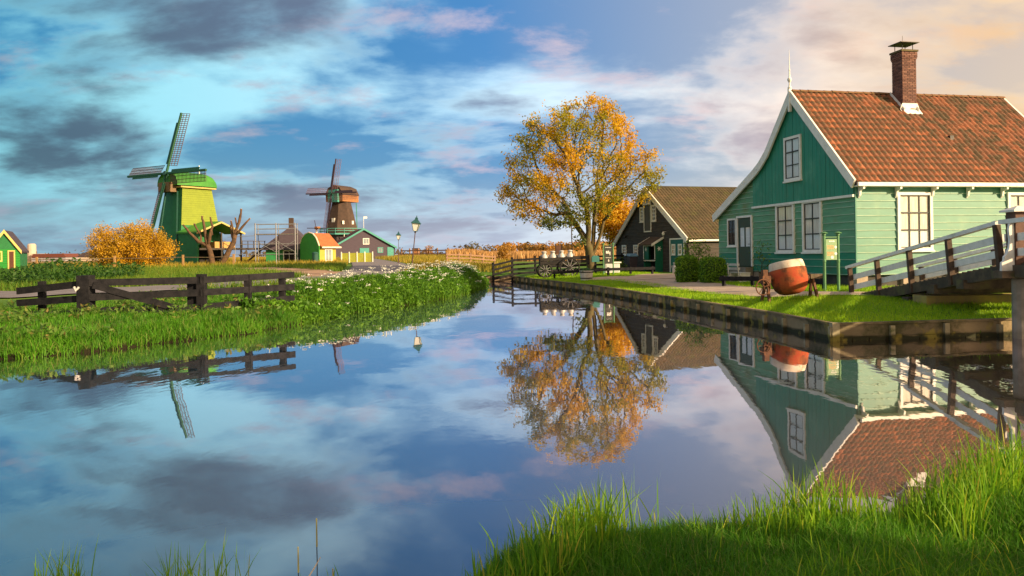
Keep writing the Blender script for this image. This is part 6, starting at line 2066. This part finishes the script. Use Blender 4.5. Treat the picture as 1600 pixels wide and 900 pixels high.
# near bank, at the photographer's feet
P = scatter(420000, -1.6, 4.6, 2.2, 6.0, lambda P, sd, q: (sd > .0) & (q < .5) & (P[:, 0] / P[:, 1] < .78) & (P[:, 0] / P[:, 1] > -.2))
P = P[:62000]
hc = .6 + .8 * clump(P, 2.6, 6)
Q = scatter(30000, -1.2, 4.6, 2.4, 6.0, lambda P, sd, q: (sd > .2) & (q < .5) & (P[:, 0] / P[:, 1] < .78) & (P[:, 0] / P[:, 1] > -.2))
Q = Q[RNG.random(len(Q)) < .15 + .85 * (clump(Q, 2.1, 21) > .52)][:1300]
stuff('near_meadow_grass', [blades(Q, .08, .19, .0075, .6, 3)], REED, 'longer loose grass blades standing in the near turf', 'grass')
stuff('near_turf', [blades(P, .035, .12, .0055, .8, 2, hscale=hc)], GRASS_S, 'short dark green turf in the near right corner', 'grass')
P = scatter(300000, -1.6, 4.6, 3.0, 6.2, lambda P, sd, q: (sd > -.10) & (sd < .42) & (q < .5) & (P[:, 0] / P[:, 1] < .78) & (P[:, 0] > -.35))
dens = np.interp(P[:, 0], [-.6, -.1, .3, .75, .9, 1.15, 1.5, 1.75, 2.15, 2.3, 4.6], [.2, .4, .9, .9, .3, .3, .8, .9, .35, 1, 1])
P = P[RNG.random(len(P)) < dens * (.25 + 1.1 * (clump(P, 3.5, 12) > .5))][:2500]
hs_ = np.interp(P[:, 0], [-.6, 0, .5, .8, 1.0, 1.5, 1.75, 2.1, 2.5, 3.2, 4.2], [.62, .8, 1.35, 1.25, .75, .85, 1.2, .7, 1.2, 1.5, 1.55]) * (.8 + .4 * clump(P, 3, 8))
stuff('near_reeds', [blades(P, .12, .32, .0105, .34, 4, hscale=hs_)], REED, 'tall bright reeds and grass along the near water edge', 'reeds')
# reed tufts standing in the water at the lower left
def tuft(cx, cy, n, sp, h0, h1, label):
    P = np.column_stack([RNG.normal(cx, sp, n), RNG.normal(cy, sp * .5, n)])
    V, F, rn = blades(P, h0, h1, .009, .28, 4, Z=np.full(n, -.05))
    tag(link('reed_tuft', np_mesh('reed_tuft', V, F, REED, rn)), label, 'reeds', 'reed tufts in the water')
tuft(-2.42, 3.92, 90, .09, .10, .38, 'reed tuft in the lower left corner of the water')
tuft(-1.72, 3.92, 110, .11, .10, .36, 'reed tuft at the lower edge, second from the left')
tuft(-1.0, 3.92, 14, .1, .08, .2, 'sparse reed tuft at the lower edge, third from the left')
CAT_G = mat('cattail_tip', (0.34, 0.33, 0.12), (0.26, 0.24, 0.08), 9, .8)
CAT_D = mat('cattail_stem', (0.03, 0.035, 0.04), (0.05, 0.05, 0.05), 9, .8)
for x, y, h_, lb in ((-1.19, 4.0, .22, 'left upright cattail stalk at the lower edge'), (-1.12, 4.12, .33, 'tallest upright cattail stalk at the lower edge'), (-.99, 3.95, .12, 'short cattail stalk at the lower edge, right of the others')):
    e = empty('cattail', (x, y, -.1), 0, lb, 'reed', 'cattail stalks in the water')
    m = MB(); m.tube([(0, 0, -.1), (.004, 0, h_ * .6), (.003, 0, h_ * .85)], .003, 5); m.build('stem', CAT_D, e)
    m = MB(); m.tube([(.003, 0, h_ * .82), (.003, 0, h_ + .1)], [.005, .0035], 5); m.build('tip', CAT_G, e)
m = MB(); m.tube([(-1.2, 3.95, -.05), (-1.09, 3.97, .12), (-1.06, 3.98, .17)], [.003, .0035, .002], 5)
tag(m.build('broken_stalk', mat('pale_stalk', (0.6, 0.52, 0.4), (0.5, 0.42, 0.3), 9)), 'pale broken reed stalk leaning across the cattails', 'reed')
print('tris', sum(sum(len(p.vertices) - 2 for p in o.data.polygons) if len(o.data.polygons) < 20000 else len(o.data.loops) - 2 * len(o.data.polygons) for o in bpy.data.objects if o.type == 'MESH'))
